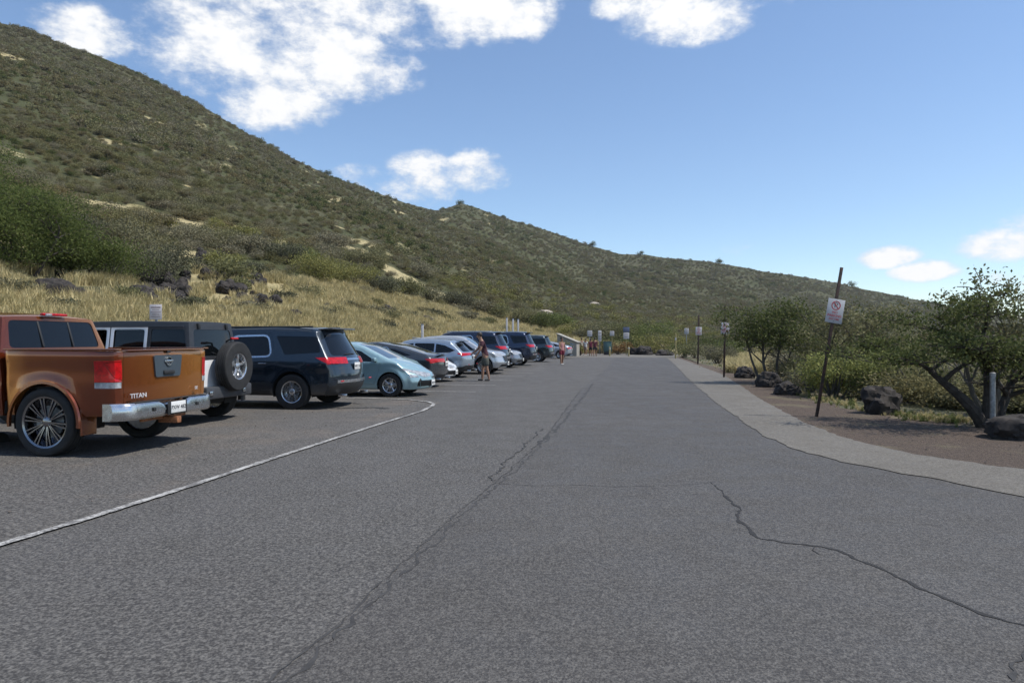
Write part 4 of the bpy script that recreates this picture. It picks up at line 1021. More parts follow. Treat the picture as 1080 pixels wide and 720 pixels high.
for _ in range(400000):
    if len(pts) > 30000: break
    a_, b_ = int(r.uniform(0, NU - 2)), int(r.uniform(0, NTT * .5)); x = ux[a_]
    if x < -200 or x > 700 or STR[a_, b_] < .4: continue
    Y = HYm[a_, b_]
    yp = HY - (HZ[a_, b_] - CH) / Y * F
    if 180 < x < 300 and 272 < yp < 332 and noise.noise(Vector((x / 14, yp / 7, 2))) > -.15: continue
    if Y > 150 or r.random() > min(1, (Y / 60) ** 1.3) + .05: continue
    fi, fj = r.random(), r.random(); P = V[a_, b_] * (1 - fi) * (1 - fj) + V[a_ + 1, b_] * fi * (1 - fj) + V[a_, b_ + 1] * (1 - fi) * fj + V[a_ + 1, b_ + 1] * fi * fj
    h = r.uniform(.25, .6) * (1 + min(1.2, Y / 90)); pts.append(P); scl.append((h, h, h))
print('GRASS', len(pts))
scatter('dry_bank_grass', pts, scl, r.integers(0, 4, len(pts)), TF, tilt=.1)
# ------------------------------------------------------------ ground, road, markings
def asphalt(name, c0, c1, speck, sscale=95, warm=None, smooth=.0, patch=.35):
    m, t, b = newmat(name); p = t.pos(); b.inputs['Specular IOR Level'].default_value = .35
    big = t.noise(p, .22, 5, .6, .4); med = t.noise(p, 1.7, 5, .6); fine = t.noise(p, sscale, 3, .75); fine2 = t.noise(p, sscale * .45, 2, .7)
    vo = t.n('ShaderNodeTexVoronoi'); t.l(p, vo.inputs['Vector']); vo.inputs['Scale'].default_value = sscale * .8
    c = t.mix(t.ramp(big, .35, .65), c0, c1)
    c = t.mix(t.ramp(med, .4, .7, 0, patch), c, tuple(x * .72 for x in c0))
    if warm: c = t.mix(t.ramp(t.noise(p, .6, 4, .6), .48, .68, 0, .8), c, warm)
    # streaks along the driving line
    mp = t.n('ShaderNodeMapping'); mp.inputs['Rotation'].default_value = (0, 0, RA); mp.inputs['Scale'].default_value = (1.1, .035, 1); t.l(t.n('ShaderNodeNewGeometry').outputs['Position'], mp.inputs['Vector'])
    stv = t.noise(mp.outputs[0], 1.0, 4, .6); c = t.mix(t.ramp(stv, .48, .7, 0, .42), c, tuple(x * .64 for x in c0))
    c = t.mix(t.ramp(t.math('MULTIPLY_ADD', fine, .6, t.math('MULTIPLY', fine2, .4)), .40, .66, 0, 1), t.mix(.30 + speck * .5, c, (.012, .012, .014)), t.mix(speck, c, (.32, .305, .28)))
    t.l(c, b.inputs['Base Color']); t.l(t.ramp(med, .3, .7, .72 - smooth, .9 - smooth), b.inputs['Roughness'])
    t.l(t.bump(t.math('ADD', fine, vo.outputs['Distance']), .75, .006), b.inputs['Normal']); return m
M['asphalt_old'] = asphalt('asphalt_coarse', (.065, .061, .0575), (.079, .074, .070), .36, 66, patch=.5)
M['asphalt_new'] = asphalt('asphalt_smooth', (.0615, .0565, .0525), (.076, .070, .0645), .26, 85, smooth=.1)
M['asphalt_bay'] = asphalt('asphalt_dusty', (.074, .068, .062), (.096, .087, .078), .38, 54, patch=.6, warm=(.14, .11, .085))
M['verge'] = asphalt('pale_concrete_strip', (.148, .133, .110), (.178, .162, .136), .3, 70, patch=.25)
M['tar'] = pmat('tar_crack', (.018, .017, .017), .85, bump=.6, bs=60)
M['seam_fill'] = pmat('seam_fill', (.030, .029, .029), .9, col2=(.05, .049, .049), vs=6)
M['seam'] = pmat('seam_rubble', (.046, .045, .045), .9, var=.4, vs=9, bump=.8, bs=50)
m, t, b = newmat('soil_mulch'); p = t.pos(); a = t.noise(p, 28, 5, .75); c_ = t.noise(p, .8, 5, .6)
c = t.mix(t.ramp(a, .35, .68), (.045, .031, .023), (.125, .090, .067)); c = t.mix(t.ramp(c_, .5, .72, 0, .65), c, (.17, .15, .085))
c = t.mix(t.ramp(t.noise(p, 90, 2, .7), .60, .70, 0, .8), c, (.28, .21, .15)); t.l(c, b.inputs['Base Color']); b.inputs['Roughness'].default_value = .95
t.l(t.bump(a, 1.0, .04), b.inputs['Normal']); M['soil'] = m
m, t, b = newmat('line_paint'); p = t.pos(); a = t.noise(p, 26, 4, .75); d = t.noise(p, 2.2, 4, .6)
c = t.mix(t.ramp(t.math('MULTIPLY_ADD', a, .6, t.math('MULTIPLY', d, .4)),  .44, .58), (.13, .125, .12), (.42, .41, .39)); t.l(c, b.inputs['Base Color']); b.inputs['Roughness'].default_value = .8; M['line'] = m
m, t, b = newmat('worn_line_paint'); p = t.pos(); a = t.noise(p, 20, 4, .75)
c = t.mix(t.ramp(a, .38, .58), (.12, .115, .11), (.42, .41, .39)); t.l(c, b.inputs['Base Color']); b.inputs['Roughness'].default_value = .85; M['worn'] = m
m, t, b = newmat('open_ground'); p = t.pos(); a = t.noise(p, 2.2, 6, .65); c = t.mix(t.ramp(a, .35, .65), (.085, .070, .045), (.17, .14, .085)); c = t.mix(t.ramp(t.noise(p, .3, 4), .45, .6), c, (.075, .080, .038))
t.l(c, b.inputs['Base Color']); b.inputs['Roughness'].default_value = .95; t.l(t.bump(a, .8, .1), b.inputs['Normal']); M['open'] = m
R_ = 6000
poly_sheet('ground', [(-R_, -R_), (R_, -R_), (R_, R_), (-R_, R_)], M['open'], 0)
inner = [gp(*q).xy for q in [(1500, 565), (1300, 549), (1190, 540), (1080, 525), (1020, 513), (965, 502), (890, 488), (840, 475), (805, 460), (785, 446), (755, 425), (727, 401), (716, 389)]] + [gp(703, 377).xy]
outer = [gp(*q).xy for q in [(1500, 520), (1300, 510), (1190, 503), (1080, 496), (1040, 491), (965, 480), (900, 465), (850, 447), (820, 431), (800, 420), (780, 406), (762, 395)]] + [gp(714, 377).xy]
w = [Vector((q[0], q[1])) for q in inner]; wo = [Vector((q[0], q[1])) for q in outer]
def dens(P, jag=.0):
    Q = []
    for a, b in zip(P[:-1], P[1:]):
        n = max(1, int((b - a).length / .12)); Q += [a.lerp(b, i / n) for i in range(n)]
    Q.append(P[-1])
    if jag: Q = [q + Vector((noise.noise(Vector((q.x * 4, q.y * 4, 1))), noise.noise(Vector((q.x * 4, q.y * 4, 8))))) * jag for q in Q]
    return Q
wi = dens(w, .07); wo = dens(wo, .07)
right0 = rp(30, -14).xy
# smooth asphalt right of the seam, coarse asphalt left of it
seam = [rp(0.62, -30).xy] + [gp(*q).xy for q in [(255, 745), (300, 708), (380, 638), (430, 590), (470, 552), (505, 523), (522, 510), (541, 493), (575, 462), (597, 432), (612, 412), (640, 388)]]
seam = [Vector((q[0], q[1])) for q in seam]; sd = [seam[0]] + dens(seam[1:], .06); sdl = [q + Vector((.55, .1)) for q in seam]
farL, farR = rp(-2.0, 70.5).xy, wi[-1]
poly_sheet('road', [Vector((40, -30))] + [Vector((40, wi[0].y))] + wi + [Vector((farR.x - 1.2, farR.y + 4.5)), Vector(gp(652, 375.5).xy)] + sd[::-1], M['asphalt_new'], .008)
linep = [gp(*q).xy for q in [(-200, 640), (0, 576), (100, 546), (200, 514), (265, 492), (320, 474), (400, 448), (445, 434), (456, 428.5), (457.5, 426.5), (452, 424.2), (430, 421.8), (380, 420.2), (330, 420)]]
bayedge = [rp(-4.55, -30).xy, rp(-4.55, 3).xy, rp(-4.6, 15.9).xy, rp(-5.6, 17.3).xy, rp(-7.2, 17.6).xy, rp(-13.2, 17.6).xy]
far = [rp(-9, 62).xy, rp(-13.2, 55).xy]
be = [Vector((q[0], q[1])) for q in bayedge]
poly_sheet('road_left_half', [be[0]] + dens(be[1:5], .02) + [be[5], Vector(rp(-13.2, 40).xy), Vector(rp(-13.0, 70).xy), Vector(gp(600, 375.5).xy), Vector(gp(660, 375.5).xy)] + sdl[::-1], M['asphalt_old'], .004)
poly_sheet('parking_bay', [be[0]] + dens(be[1:5], .02) + [be[5], Vector(rp(-13.6, 17).xy), Vector(rp(-13.6, -30).xy)], M['asphalt_bay'], .005)
poly_sheet('concrete_strip', [Vector((40, wi[0].y))] + wi + [Vector(q) for q in wo[::-1]] + [Vector((40, wo[0].y + .3))], M['verge'], .016)
so = [gp(*q).xy for q in [(1700, 480), (1400, 470), (1080, 452), (960, 444), (900, 432), (850, 420), (810, 404), (775, 392), (740, 384), (718, 376)]]
poly_sheet('soil_shoulder', [Vector((40, wo[0].y + .3))] + [Vector(q) for q in wo] + dens([Vector((q[0], q[1])) for q in so][::-1], .25) + [Vector((40, so[0][1]))], M['soil'], .012)
far_ap = [gp(q, 375.9).xy for q in (560, 640, 705)]
poly_sheet('gravel_apron', [Vector(gp(585, 377).xy), Vector(gp(712, 377.2).xy), Vector(gp(716, 373.3).xy), Vector(gp(650, 372.6).xy), Vector(gp(560, 373).xy)], M['verge'], .012)
ribbon('edge_line', linep, .085, M['line'], .020, jag=.012, step=.06, wn=.22, seed=3)
for k, fw in enumerate((19.35, 22.3, 25.1, 28.0, 30.9, 33.8, 36.8, 39.8, 42.8, 45.8, 48.8, 51.8)):
    ribbon('bay_line', [rp(-4.55, fw).xy, rp(-10.0, fw).xy], .10, M['worn'], .012, jag=.01, wn=.3, seed=k)
for q in (-1.0, 3.2, 6.4, 9.6, 12.8):
    pass
ribbon('road_crack', [gp(*q).xy for q in [(748, 509), (756, 515), (763, 521), (768, 527), (777, 534), (782, 538), (776, 543), (779, 549), (788, 556), (794, 564), (803, 568), (815, 570), (828, 573.5), (848, 575), (862, 577), (882, 581), (897, 587), (905, 592), (922, 597), (934, 604), (941, 609), (957, 615), (966, 621), (985, 629), (1010, 639), (1035, 648), (1062, 657), (1085, 662), (1150, 690)]], .026, M['tar'], .011, jag=.035, taper=True, step=.02, wn=.9, seed=5)
ribbon('road_crack', [gp(*q).xy for q in [(860, 577), (857, 581), (866, 587)]], .01, M['tar'], .0111, jag=.02, taper=True, step=.02, wn=.8, seed=8)
ribbon('road_seam', seam[1:-1], .012, M['seam_fill'], .0105, jag=.03, step=.03, wn=1.0, seed=9)
ribbon('road_seam', [q + Vector((.07, .02)) for q in seam[1:-3]], .018, M['seam_fill'], .0098, jag=.06, step=.04, wn=1.2, seed=12)
ribbon('road_seam', [gp(*q).xy for q in [(522, 509), (517, 503), (530, 490), (552, 472), (572, 452)]], .018, M['seam_fill'], .0112, jag=.06, step=.03, wn=1, seed=13)
ribbon('road_crack', [gp(*q).xy for q in [(520, 510), (560, 513), (600, 512), (650, 514), (700, 513), (748, 510)]], .007, M['seam_fill'], .0114, jag=.02, step=.04, wn=.9, seed=14)
ribbon('road_crack', [gp(*q).xy for q in [(566, 470), (590, 450), (610, 425), (625, 405)]], .04, M['seam'], .0094, jag=.08, step=.05, wn=1.2, seed=15)
ribbon('road_crack', [gp(*q).xy for q in [(1064, 724), (1070, 706), (1079, 690), (1098, 674)]], .03, M['seam'], .0115, jag=.06, step=.02, wn=1.2, seed=16)
0 and ribbon('road_crack', [gp(*q).xy for q in [(1010, 560), (1035, 557), (1060, 562), (1085, 568)]], .012, M['tar'], .0116, jag=.03, step=.03, wn=.9, seed=17)
ribbon('tar_patch', [gp(*q).xy for q in [(356, 431), (375, 430), (395, 430), (410, 431)]], .16, M['tar'], .009, jag=.05, step=.05, wn=.6, seed=18)
# loose stones on the tarmac and the soil
bm = bmesh.new(); rr = random.Random(4)
for _ in range(220):
    if rr.random() < .55: P = gp(rr.uniform(760, 1090), rr.uniform(425, 492)); ok = interp([(740, 384), (780, 406), (850, 447), (900, 465), (965, 480), (1080, 496)], 540 + P.x / P.y * F) > HY + F * CH / P.y
    else: P = rp(rr.uniform(-9, -4.8), rr.uniform(4, 17)); ok = True
    if ok: s = rr.uniform(.005, .014); rock(bm, (P.x, P.y, .016 + s * .3), (s * 1.2, s, s * .7), rr.random() * 50, 1)
tag(mk('loose_gravel', bm, pmat('gravel_stone', (.17, .14, .12), .9, var=.5, vs=3), None), kind='stuff')
# short grass fringe along the soil
TF2 = [bpy.data.objects.new('fringe_%d' % i, mesh_np('fringe', np.asarray([v.co[:] for v in TF[i].data.vertices]), 4, M['leaf_bright'] if i % 2 else M['straw'])) for i in range(4)]
pts, scl = [], []
for _ in range(1700):
    x = rr.uniform(735, 1500); yb = interp([(735, 383), (775, 392), (810, 404), (850, 420), (900, 432), (960, 443), (1080, 453), (1500, 476)], x) + rr.gauss(-2.5, 2) * (1 if rr.random() < .8 else 2)
    P = gp(x, max(yb, 372)); h = rr.uniform(.05, .14); pts.append((P.x, P.y, .01)); scl.append((h * 1.2, h * 1.2, h))
scatter('verge_grass', pts, scl, [rr.randint(0, 3) for _ in pts], TF2, tilt=.1)
pts, scl, pk = [], [], []       # dense understory on the flat ground right of the road
for _ in range(1700):
    Y = 12 * (110 / 12) ** (rr.random() ** .8); x = rr.uniform(735, 1750)
    edge = interp([(735, 384), (775, 391), (810, 402), (850, 417), (900, 428), (960, 437), (1080, 446), (1500, 470), (1800, 476)], x)
    ygr = HY + F * CH / Y
    if ygr > edge - 9: continue
    if 768 < x < 815 and 20 < Y < 62: continue
    s = rr.uniform(.8, 1.7) * (1 + Y / 120); pts.append(dp(x, Y, -.03)[:]); scl.append((s, s, s * rr.uniform(.5, .8))); pk.append(rr.choice([0, 1, 2, 3, 4, 4, 7, 5, 2]) + (8 if Y < 40 else 0))
gp_, gs_ = [], []
for _ in range(1500):
    q = dp(rr.uniform(766, 818), rr.uniform(31, 62)); h = rr.uniform(.3, .75); gp_.append(q[:]); gs_.append((h, h, h * .9))
scatter('pale_dry_grass_patch', gp_, gs_, [rr.randint(0, 3) for _ in gp_], [o.copy() for o in TF], tilt=.1)
scatter('roadside_undergrowth', pts, scl, pk, [o.copy() for o in TM])
# ------------------------------------------------------------ signs and posts
def tilt_root(name, label, cat, base, ax, ay, group=None):
    e = empty(name, base); e.rotation_euler = (ay, ax, 0); return tag(e, label, cat, group)
def sign_face(parent, z, w, h, kind, y=-.03, mat=None):
    bm = bmesh.new(); box(bm, (0, 0, 0), (w, .006, h), .0025); o = mk('sign_plate', bm, mat or M['sign_white'], parent); o.location = (0, y, z)
    FR = (PI / 2, 0, 0)
    if kind == 'noparking':
        bm = bmesh.new(); rad = w * .27; lathe(bm, [(rad * .82, -.001), (rad, -.001), (rad, .0015), (rad * .82, .0015)], 36, loop=True)
        box(bm, (0, -.0012, 0), (rad * 1.75, .0022, rad * .17), 0, Matrix.Rotation(PI / 4, 4, 'Y')); ring = mk('prohibition_ring', bm, M['sign_red'], o); ring.location = (0, -.006, h * .23)
        text('P', rad * 1.5, M['sign_grey'], o, (0, -.0035, h * .23), FR, 'symbol', .0006)
        text('NO', w * .20, M['sign_red'], o, (0, -.0045, -h * .06), FR, 'lettering', .0006); text('PARKING', w * .20, M['sign_red'], o, (0, -.0045, -h * .20), FR, 'lettering', .0006)
        text('ANY TIME', w * .14, M['sign_red'], o, (0, -.0045, -h * .34), FR, 'lettering', .0006)
    elif kind == 'notice':
        bm = bmesh.new(); rr = random.Random(3)
        for k in range(5): box(bm, (0, -.0042, h * (.3 - .15 * k)), (w * (.8 if k % 2 == 0 else .6), .002, h * (.07 if k == 0 else .035)), 0)
        mk('printed_rows', bm, M['sign_grey'], o)
    for s in (.42, -.42):
        bm = bmesh.new(); lathe(bm, [(.001, -.006), (.008, -.005), (.010, 0)], 10); q = mk('bolt', bm, M['steel'], o); q.location = (0, -.004, h * s)
    return o
def post_sign(label, base, top, tilt, zs, w, h, kind='noparking', group='signs on dark posts along the right verge', name='street_sign'):
    e = tilt_root(name, label, 'sign', base, tilt, 0, group)
    bm = bmesh.new(); L = top / math.cos(tilt)
    box(bm, (0, 0, L / 2 - .1), (.038 + .0014 * base.y, .03, L + .2), .004); box(bm, (0, .018, L / 2 - .1), (.018, .02, L + .2), .003)
    p = mk('post', bm, M['pole'], e)
    sign_face(e, zs / math.cos(tilt), w, h, kind); return e
b0 = gp(861, 440)
post_sign('leaning rusty post with white no parking sign in front of the bright green bush', b0, 1.5 + 77 / 720 * b0.y, math.radians(9.6), 1.5 + 31 / 720 * b0.y, .33, .47)
for x, yb, yt, ys, lab in ((763.5, 398, 322, 346, 'upright dark post with white no parking sign beside the wide dark rock'), (736, 384, 332, 349, 'upright dark post with small white sign, third along the right verge before the grey bush')):
    b = gp(x, yb); k = b.y / 720; post_sign(lab, b, 1.5 + (359 - yt) * k, math.radians(1.2), 1.5 + (359 - ys) * k, (9 if x > 750 else 6.5) * k, (12 if x > 750 else 8.5) * k)
def simple_sign(label, x, yb, ys, wpx, hpx, mat, cat='sign', ytop=None, kind='notice', yellow=False, name='notice_sign', loc=None, group=None):
    b = loc or gp(x, yb); k = b.y / 720; e = empty(name, b); tag(e, label, cat, group); zs = 1.5 + (359 - ys) * k - b.z
    bm = bmesh.new(); top = zs + hpx * k * .5; box(bm, (0, 0, top / 2), (.07, .07, top), .006); mk('post', bm, M['yellow'] if yellow else M['steel'], e)
    o = sign_face(e, zs, wpx * k, hpx * k, kind, -.045, mat); return e
pinkw = pmat('sign_faded_pinkish', (.60, .55, .56), .5, var=.15)
q = hp(165, 22.3); simple_sign('small faded white notice on the grass bank above the boxy off-road vehicle', 165, 0, 329, 13, 16, pinkw, loc=q)
simple_sign('white notice board behind the two walkers in maroon at the road end', 622, 373.5, 351.5, 5, 6, M['sign_white'])
simple_sign('small white sign on a yellow post left of the double sign at the road end', 645.5, 374, 351.5, 4.5, 5, M['sign_white'], yellow=True)
e = simple_sign('post with blue and white sign above a white sign at the road end', 660.5, 374.5, 354, 6, 6.5, M['sign_white'], yellow=True)
sign_face(e, 1.5 + (359 - 347.5) * (gp(660, 374.5).y / 720), .62, .5, 'notice', -.045, M['sign_blue'])
simple_sign('thin pale sign on a post left of the second dark sign post', 724, 376, 349, 4.5, 6, M['sign_white'])
simple_sign('tall white panel sign beside the teal cabinet at the road end', 632.5, 373.5, 354, 3.5, 11, M['sign_white'])
def bollard(label, x, yb, yt, wd=.16, mat='yellow'):
    b = gp(x, yb); h = 1.5 + (359 - yt) * b.y / 720; e = empty('bollard', b); tag(e, label, 'bollard', 'yellow posts at the road end')
    bm = bmesh.new(); lathe(bm, [(wd * .55, 0), (wd * .5, .04), (wd * .5, h - .05), (wd * .3, h), (.001, h + .01)], 16, 'z'); mk('pipe', bm, M[mat], e)
    bm = bmesh.new(); lathe(bm, [(wd * .515, h * .75), (wd * .515, h * .85)], 16, 'z'); mk('reflective_band', bm, M['sign_white'], e)
bollard('yellow bollard under the blue and white double sign', 663, 375.5, 365); bollard('yellow bollard left of the orange brown bush', 643, 375.3, 365.5)
bollard('tall thin yellow post at the right kerb end', 712.5, 378, 352, .12)
for i, (x, ys, yb) in enumerate(((445.5, 346, 0), (534.5, 338, 0), (541, 339, 0), (546.5, 339.5, 0))):
    q = hp(x, 46 if i == 0 else 62); k = q.y / 720; h = 1.5 + (359 - ys) * k + .25 - q.z; h = max(.8, h); e = empty('marker_post', q)
    tag(e, ['white marker post below the dark rock on the grass bank', 'leftmost of three white marker posts above the dark blue SUVs', 'middle of three white marker posts above the dark blue SUVs', 'rightmost of three white marker posts above the dark blue SUVs'][i], 'post', 'white marker posts on the bank')
    bm = bmesh.new(); box(bm, (0, 0, h / 2 - .1), (.16, .12, h + .2), .02); mk('shaft', bm, M['sign_white'], e); bm = bmesh.new(); box(bm, (0, 0, h + .02), (.18, .14, .04), .01); mk('cap', bm, M['steel'], e)
b = gp(1047, 456); e = empty('metal_post', b); tag(e, 'galvanised steel post standing against the trunk of the nearest tree', 'post')
bm = bmesh.new(); tube(bm, [(0, 0, -.1), (0, 0, .95)], .042, 16); mk('pipe', bm, M['steel'], e); bm = bmesh.new(); lathe(bm, [(.046, .90), (.046, .97), (.02, .985), (.001, .985)], 16, 'z'); mk('cap', bm, M['steel'], e)
# ------------------------------------------------------------ boulders
boulder('boulder', 'large dark lava boulder with pale top by the soil edge, right of the green bush', gp(939, 438) + Vector((0, .35, 0)), (.38, .32, .40), 3.3, rz=.4)
boulder('boulder', 'dark boulder cut by the right picture edge beside the tree trunk', gp(1088, 466) + Vector((.05, .3, 0)), (.42, .34, .26), 8.1, rz=-.5)
bl = [(815, 409, .36, .34, 'round dark boulder under the umbrella shaped tree'), (834, 417, .42, .24, 'flat dark boulder at the foot of the green bush'), (788, 399, .44, .30, 'wide dark rock right of the second sign post'), (775, 392, .34, .28, 'small dark rock right behind the second sign post'),
      (702, 374.8, .95, .42, 'low dark rock at the far right end of the road'), (681, 374.2, .9, .65, 'tall dark rock under the yellow green bush at the road end'), (671, 374.0, .7, .5, 'dark rock left of the tall one at the road end')]
for i, (x, y, w_, h_, lab) in enumerate(bl): boulder('boulder', lab, gp(x, y) + Vector((0, .3, 0)), (w_, w_ * .8, h_), 12.7 + i * 2.3, rz=i)
rr = random.Random(21)
LG = 'lava rocks tumbled on the dry grass bank'
def lava(x, Y, s, lab):
    q = hp(x, Y); boulder('lava_rock', lab, q + Vector((0, 0, .05 * s)), (s * rr.uniform(.7, 1.3), s * rr.uniform(.7, 1.1), s * rr.uniform(.7, 1.2)), rr.random() * 90, LG, rr.random() * 6, cat='rock')
def sample_bank(x, ypx):
    """distance at which the bank shows at this height in the column"""
    best = None
    for j in range(NTT):
        i = int((x - ux[0]) / (ux[1] - ux[0])); yy = HY - (HZ[i, j] - CH) / HYm[i, j] * F
        if yy <= ypx: return HYm[i, j]
    return HYm[i, NTT - 1]
for k in range(130):
    t_ = rr.random() ** .6; x = 105 + 180 * t_ + rr.gauss(0, 8); y = interp([(100, 292), (150, 305), (190, 312), (225, 300), (260, 318), (290, 325)], x) + rr.gauss(0, 11)
    if x > 190: y += rr.uniform(-26, 8)
    lava(x, sample_bank(x, y + 3), rr.choice([.12, .16, .22, .3, .42]) * rr.uniform(.8, 1.2), 'black lava rock in the scattered heap above the off-road vehicle and navy SUV')
for x, y, s, lab in ((450, 341, .62, 'dark rock on the bank above the white marker post'), (410, 330, .55, 'lone dark rock on pale grass above the charcoal sedan'), (235, 275, .6, 'dark rock at the top of the sunlit grass patch'), (57, 316, .5, 'dark rock on the grass above the orange pickup'), (84, 318, .45, 'second dark rock on the grass right above the orange pickup'), (345, 328, .4, 'dark rock on the bank above the navy SUV roof'), (605, 351, .8, 'dark rock left of the road end path'),
                    (213, 272, .5, 'dark rock beside the grey bush over the grass patch'), (310, 335, .35, 'small dark rock close above the navy SUV')):
    lava(x, sample_bank(x, y), s, lab)
for x, y, s, lab in ((574, 333, 1.3, 'pale pinkish rock outcrop on the slope above the parked row'), (627, 322.5, 1.6, 'pale rock patch high on the green slope'), (652, 336, 1.0, 'small pale rock on the lower slope above the road end')):
    Y = sample_bank(x, y); q = hp(x, Y); boulder('pale_rock', lab, q, (s * 1.6, s, s * .7), x, rz=.3, mat='palerock', cat='rock')
Y = sample_bank(577, 329); q = hp(577, Y); boulder('red_brown_rock', 'red brown rock on top of the pale pinkish outcrop', q, (1.1, .9, 1.0), 44, mat='bark', cat='rock')
# pale shed at the road end
M['shedwall'] = pmat('shed_wall_cream', (.32, .30, .26), .8, var=.2, vs=2)
M['shedwin'] = pmat('shed_window_blue_grey', (.10, .16, .20), .3)
q = dp(600, 66, 0); e = empty('shed', q, math.radians(-14)); e.scale = (.85, .85, .85); tag(e, 'small cream shed with sloping pale roof behind the far parked cars', 'shed')
bm = bmesh.new(); pf = [(-1.15, 0), (1.05, 0), (1.05, 1.55), (-1.15, 2.45)]; A = [bm.verts.new((x, -1.1, z)) for x, z in pf]; B = [bm.verts.new((x, 1.1, z)) for x, z in pf]
bm.faces.new(A); bm.faces.new(B[::-1])
for k in range(4): bm.faces.new((A[k], B[k], B[(k + 1) % 4], A[(k + 1) % 4]))
bmesh.ops.recalc_face_normals(bm, faces=bm.faces); mk('wall', bm, M['shedwall'], e, smooth=False)
bar(e, 'roof', (-.05, 0, 2.06), (2.65, 2.5, .09), M['shedwall'], .02, Matrix.Rotation(math.atan2(.9, 2.2), 4, 'Y'))
for x in (-.35, .45):
    w_ = bar(e, 'window', (x, -1.11, 1.15), (.42, .03, .62), M['sign_white'], .005); bar(w_, 'pane', (0, -.018, 0), (.34, .01, .54), M['shedwin'], .002)
# teal cabinet at the road end
q = gp(640.5, 374.2); e = empty('utility_cabinet', q); tag(e, 'teal green cabinet with dark base standing at the road end', 'cabinet'); teal = pmat('teal_enamel', (.05, .11, .11), .5, var=.2)
k = q.y / 720; bar(e, 'housing', (0, 0, .85), (8 * k, .7, 1.0), teal, .04); bar(e, 'base', (0, 0, .18), (7 * k, .6, .36), M['black'], .02); bar(e, 'top_cap', (0, 0, 1.38), (8.4 * k, .76, .06), teal, .02); bar(e, 'door_panel', (0, -.36, .85), (3.5 * k, .02, .85), teal, .005)
# ------------------------------------------------------------ trees and bushes, right side
b = gp(1044, 452)
plant('umbrella_tree', 'tree', 'dark windswept tree with twin trunks and flat crown at the right edge, nearest tree', b, 5, 2.5, 4.5, 'leaf_dark', 12500, .058, bases=[(0, 0, .05, .1, 1.05), (-.02, .05, -.62, .15, .95), (.1, .1, .75, .2, .8)], flat=.95, spread=1.15, levels=4, first=.42, rad=.13, clump=.14, kids=3, lo=.95, squash=.5)
plant('sprig_tree', 'tree', 'loose grey twigged tree with sparse round leaf sprigs rising behind the nearest tree', gp(1062, 441) + Vector((.2, .6, 0)), 15, 2.95, 3.0, 'leaf_olive', 3600, .075, bases=[(0, 0, -.1, 0, 1), (.1, 0, .2, 0, .9), (-.1, .1, -.4, 0, .9)], stem='twig', flat=.2, spread=.7, levels=4, first=.45, rad=.07, clump=.07, kids=3, lo=1.4)
plant('umbrella_tree', 'tree', 'umbrella shaped tree with thin bare trunks over the round boulder', gp(812, 404), 8, 2.95, 4.2, 'leaf_dark', 9000, .085, bases=[(0, 0, -.3, 0, 1), (.25, .1, .25, 0, 1), (-.3, 0, -.5, 0, .9), (.4, .1, .5, 0, .8)], stem='twig', flat=.7, spread=1.0, levels=3, first=.5, rad=.06, clump=.24, kids=4, lo=1.3, squash=.5)
plant('broad_tree', 'tree', 'broad olive tree behind the no parking sign on the leaning post', dp(898, 20.5), 9, 2.6, 3.6, 'leaf_olive', 6500, .08, bases=[(0, 0, -.3, 0, 1), (.3, .1, .3, 0, 1), (-.6, 0, -.2, 0, .9)], flat=.6, spread=1.0, levels=3, first=.45, rad=.07, clump=.24, kids=4, lo=.9)
plant('broad_tree', 'tree', 'rounded olive tree between the umbrella tree and the broad tree', dp(852, 27), 19, 2.2, 3.6, 'leaf_olive', 4200, .10, bases=[(0, 0, -.2, 0, 1), (.3, .1, .3, 0, 1)], flat=.6, spread=1.0, levels=3, first=.45, rad=.06, clump=.3, kids=4, lo=.8)
M['leaf_fresh'] = leafmat('leaf_fresh_sunlit', (.20, .225, .065), (.33, .33, .12))
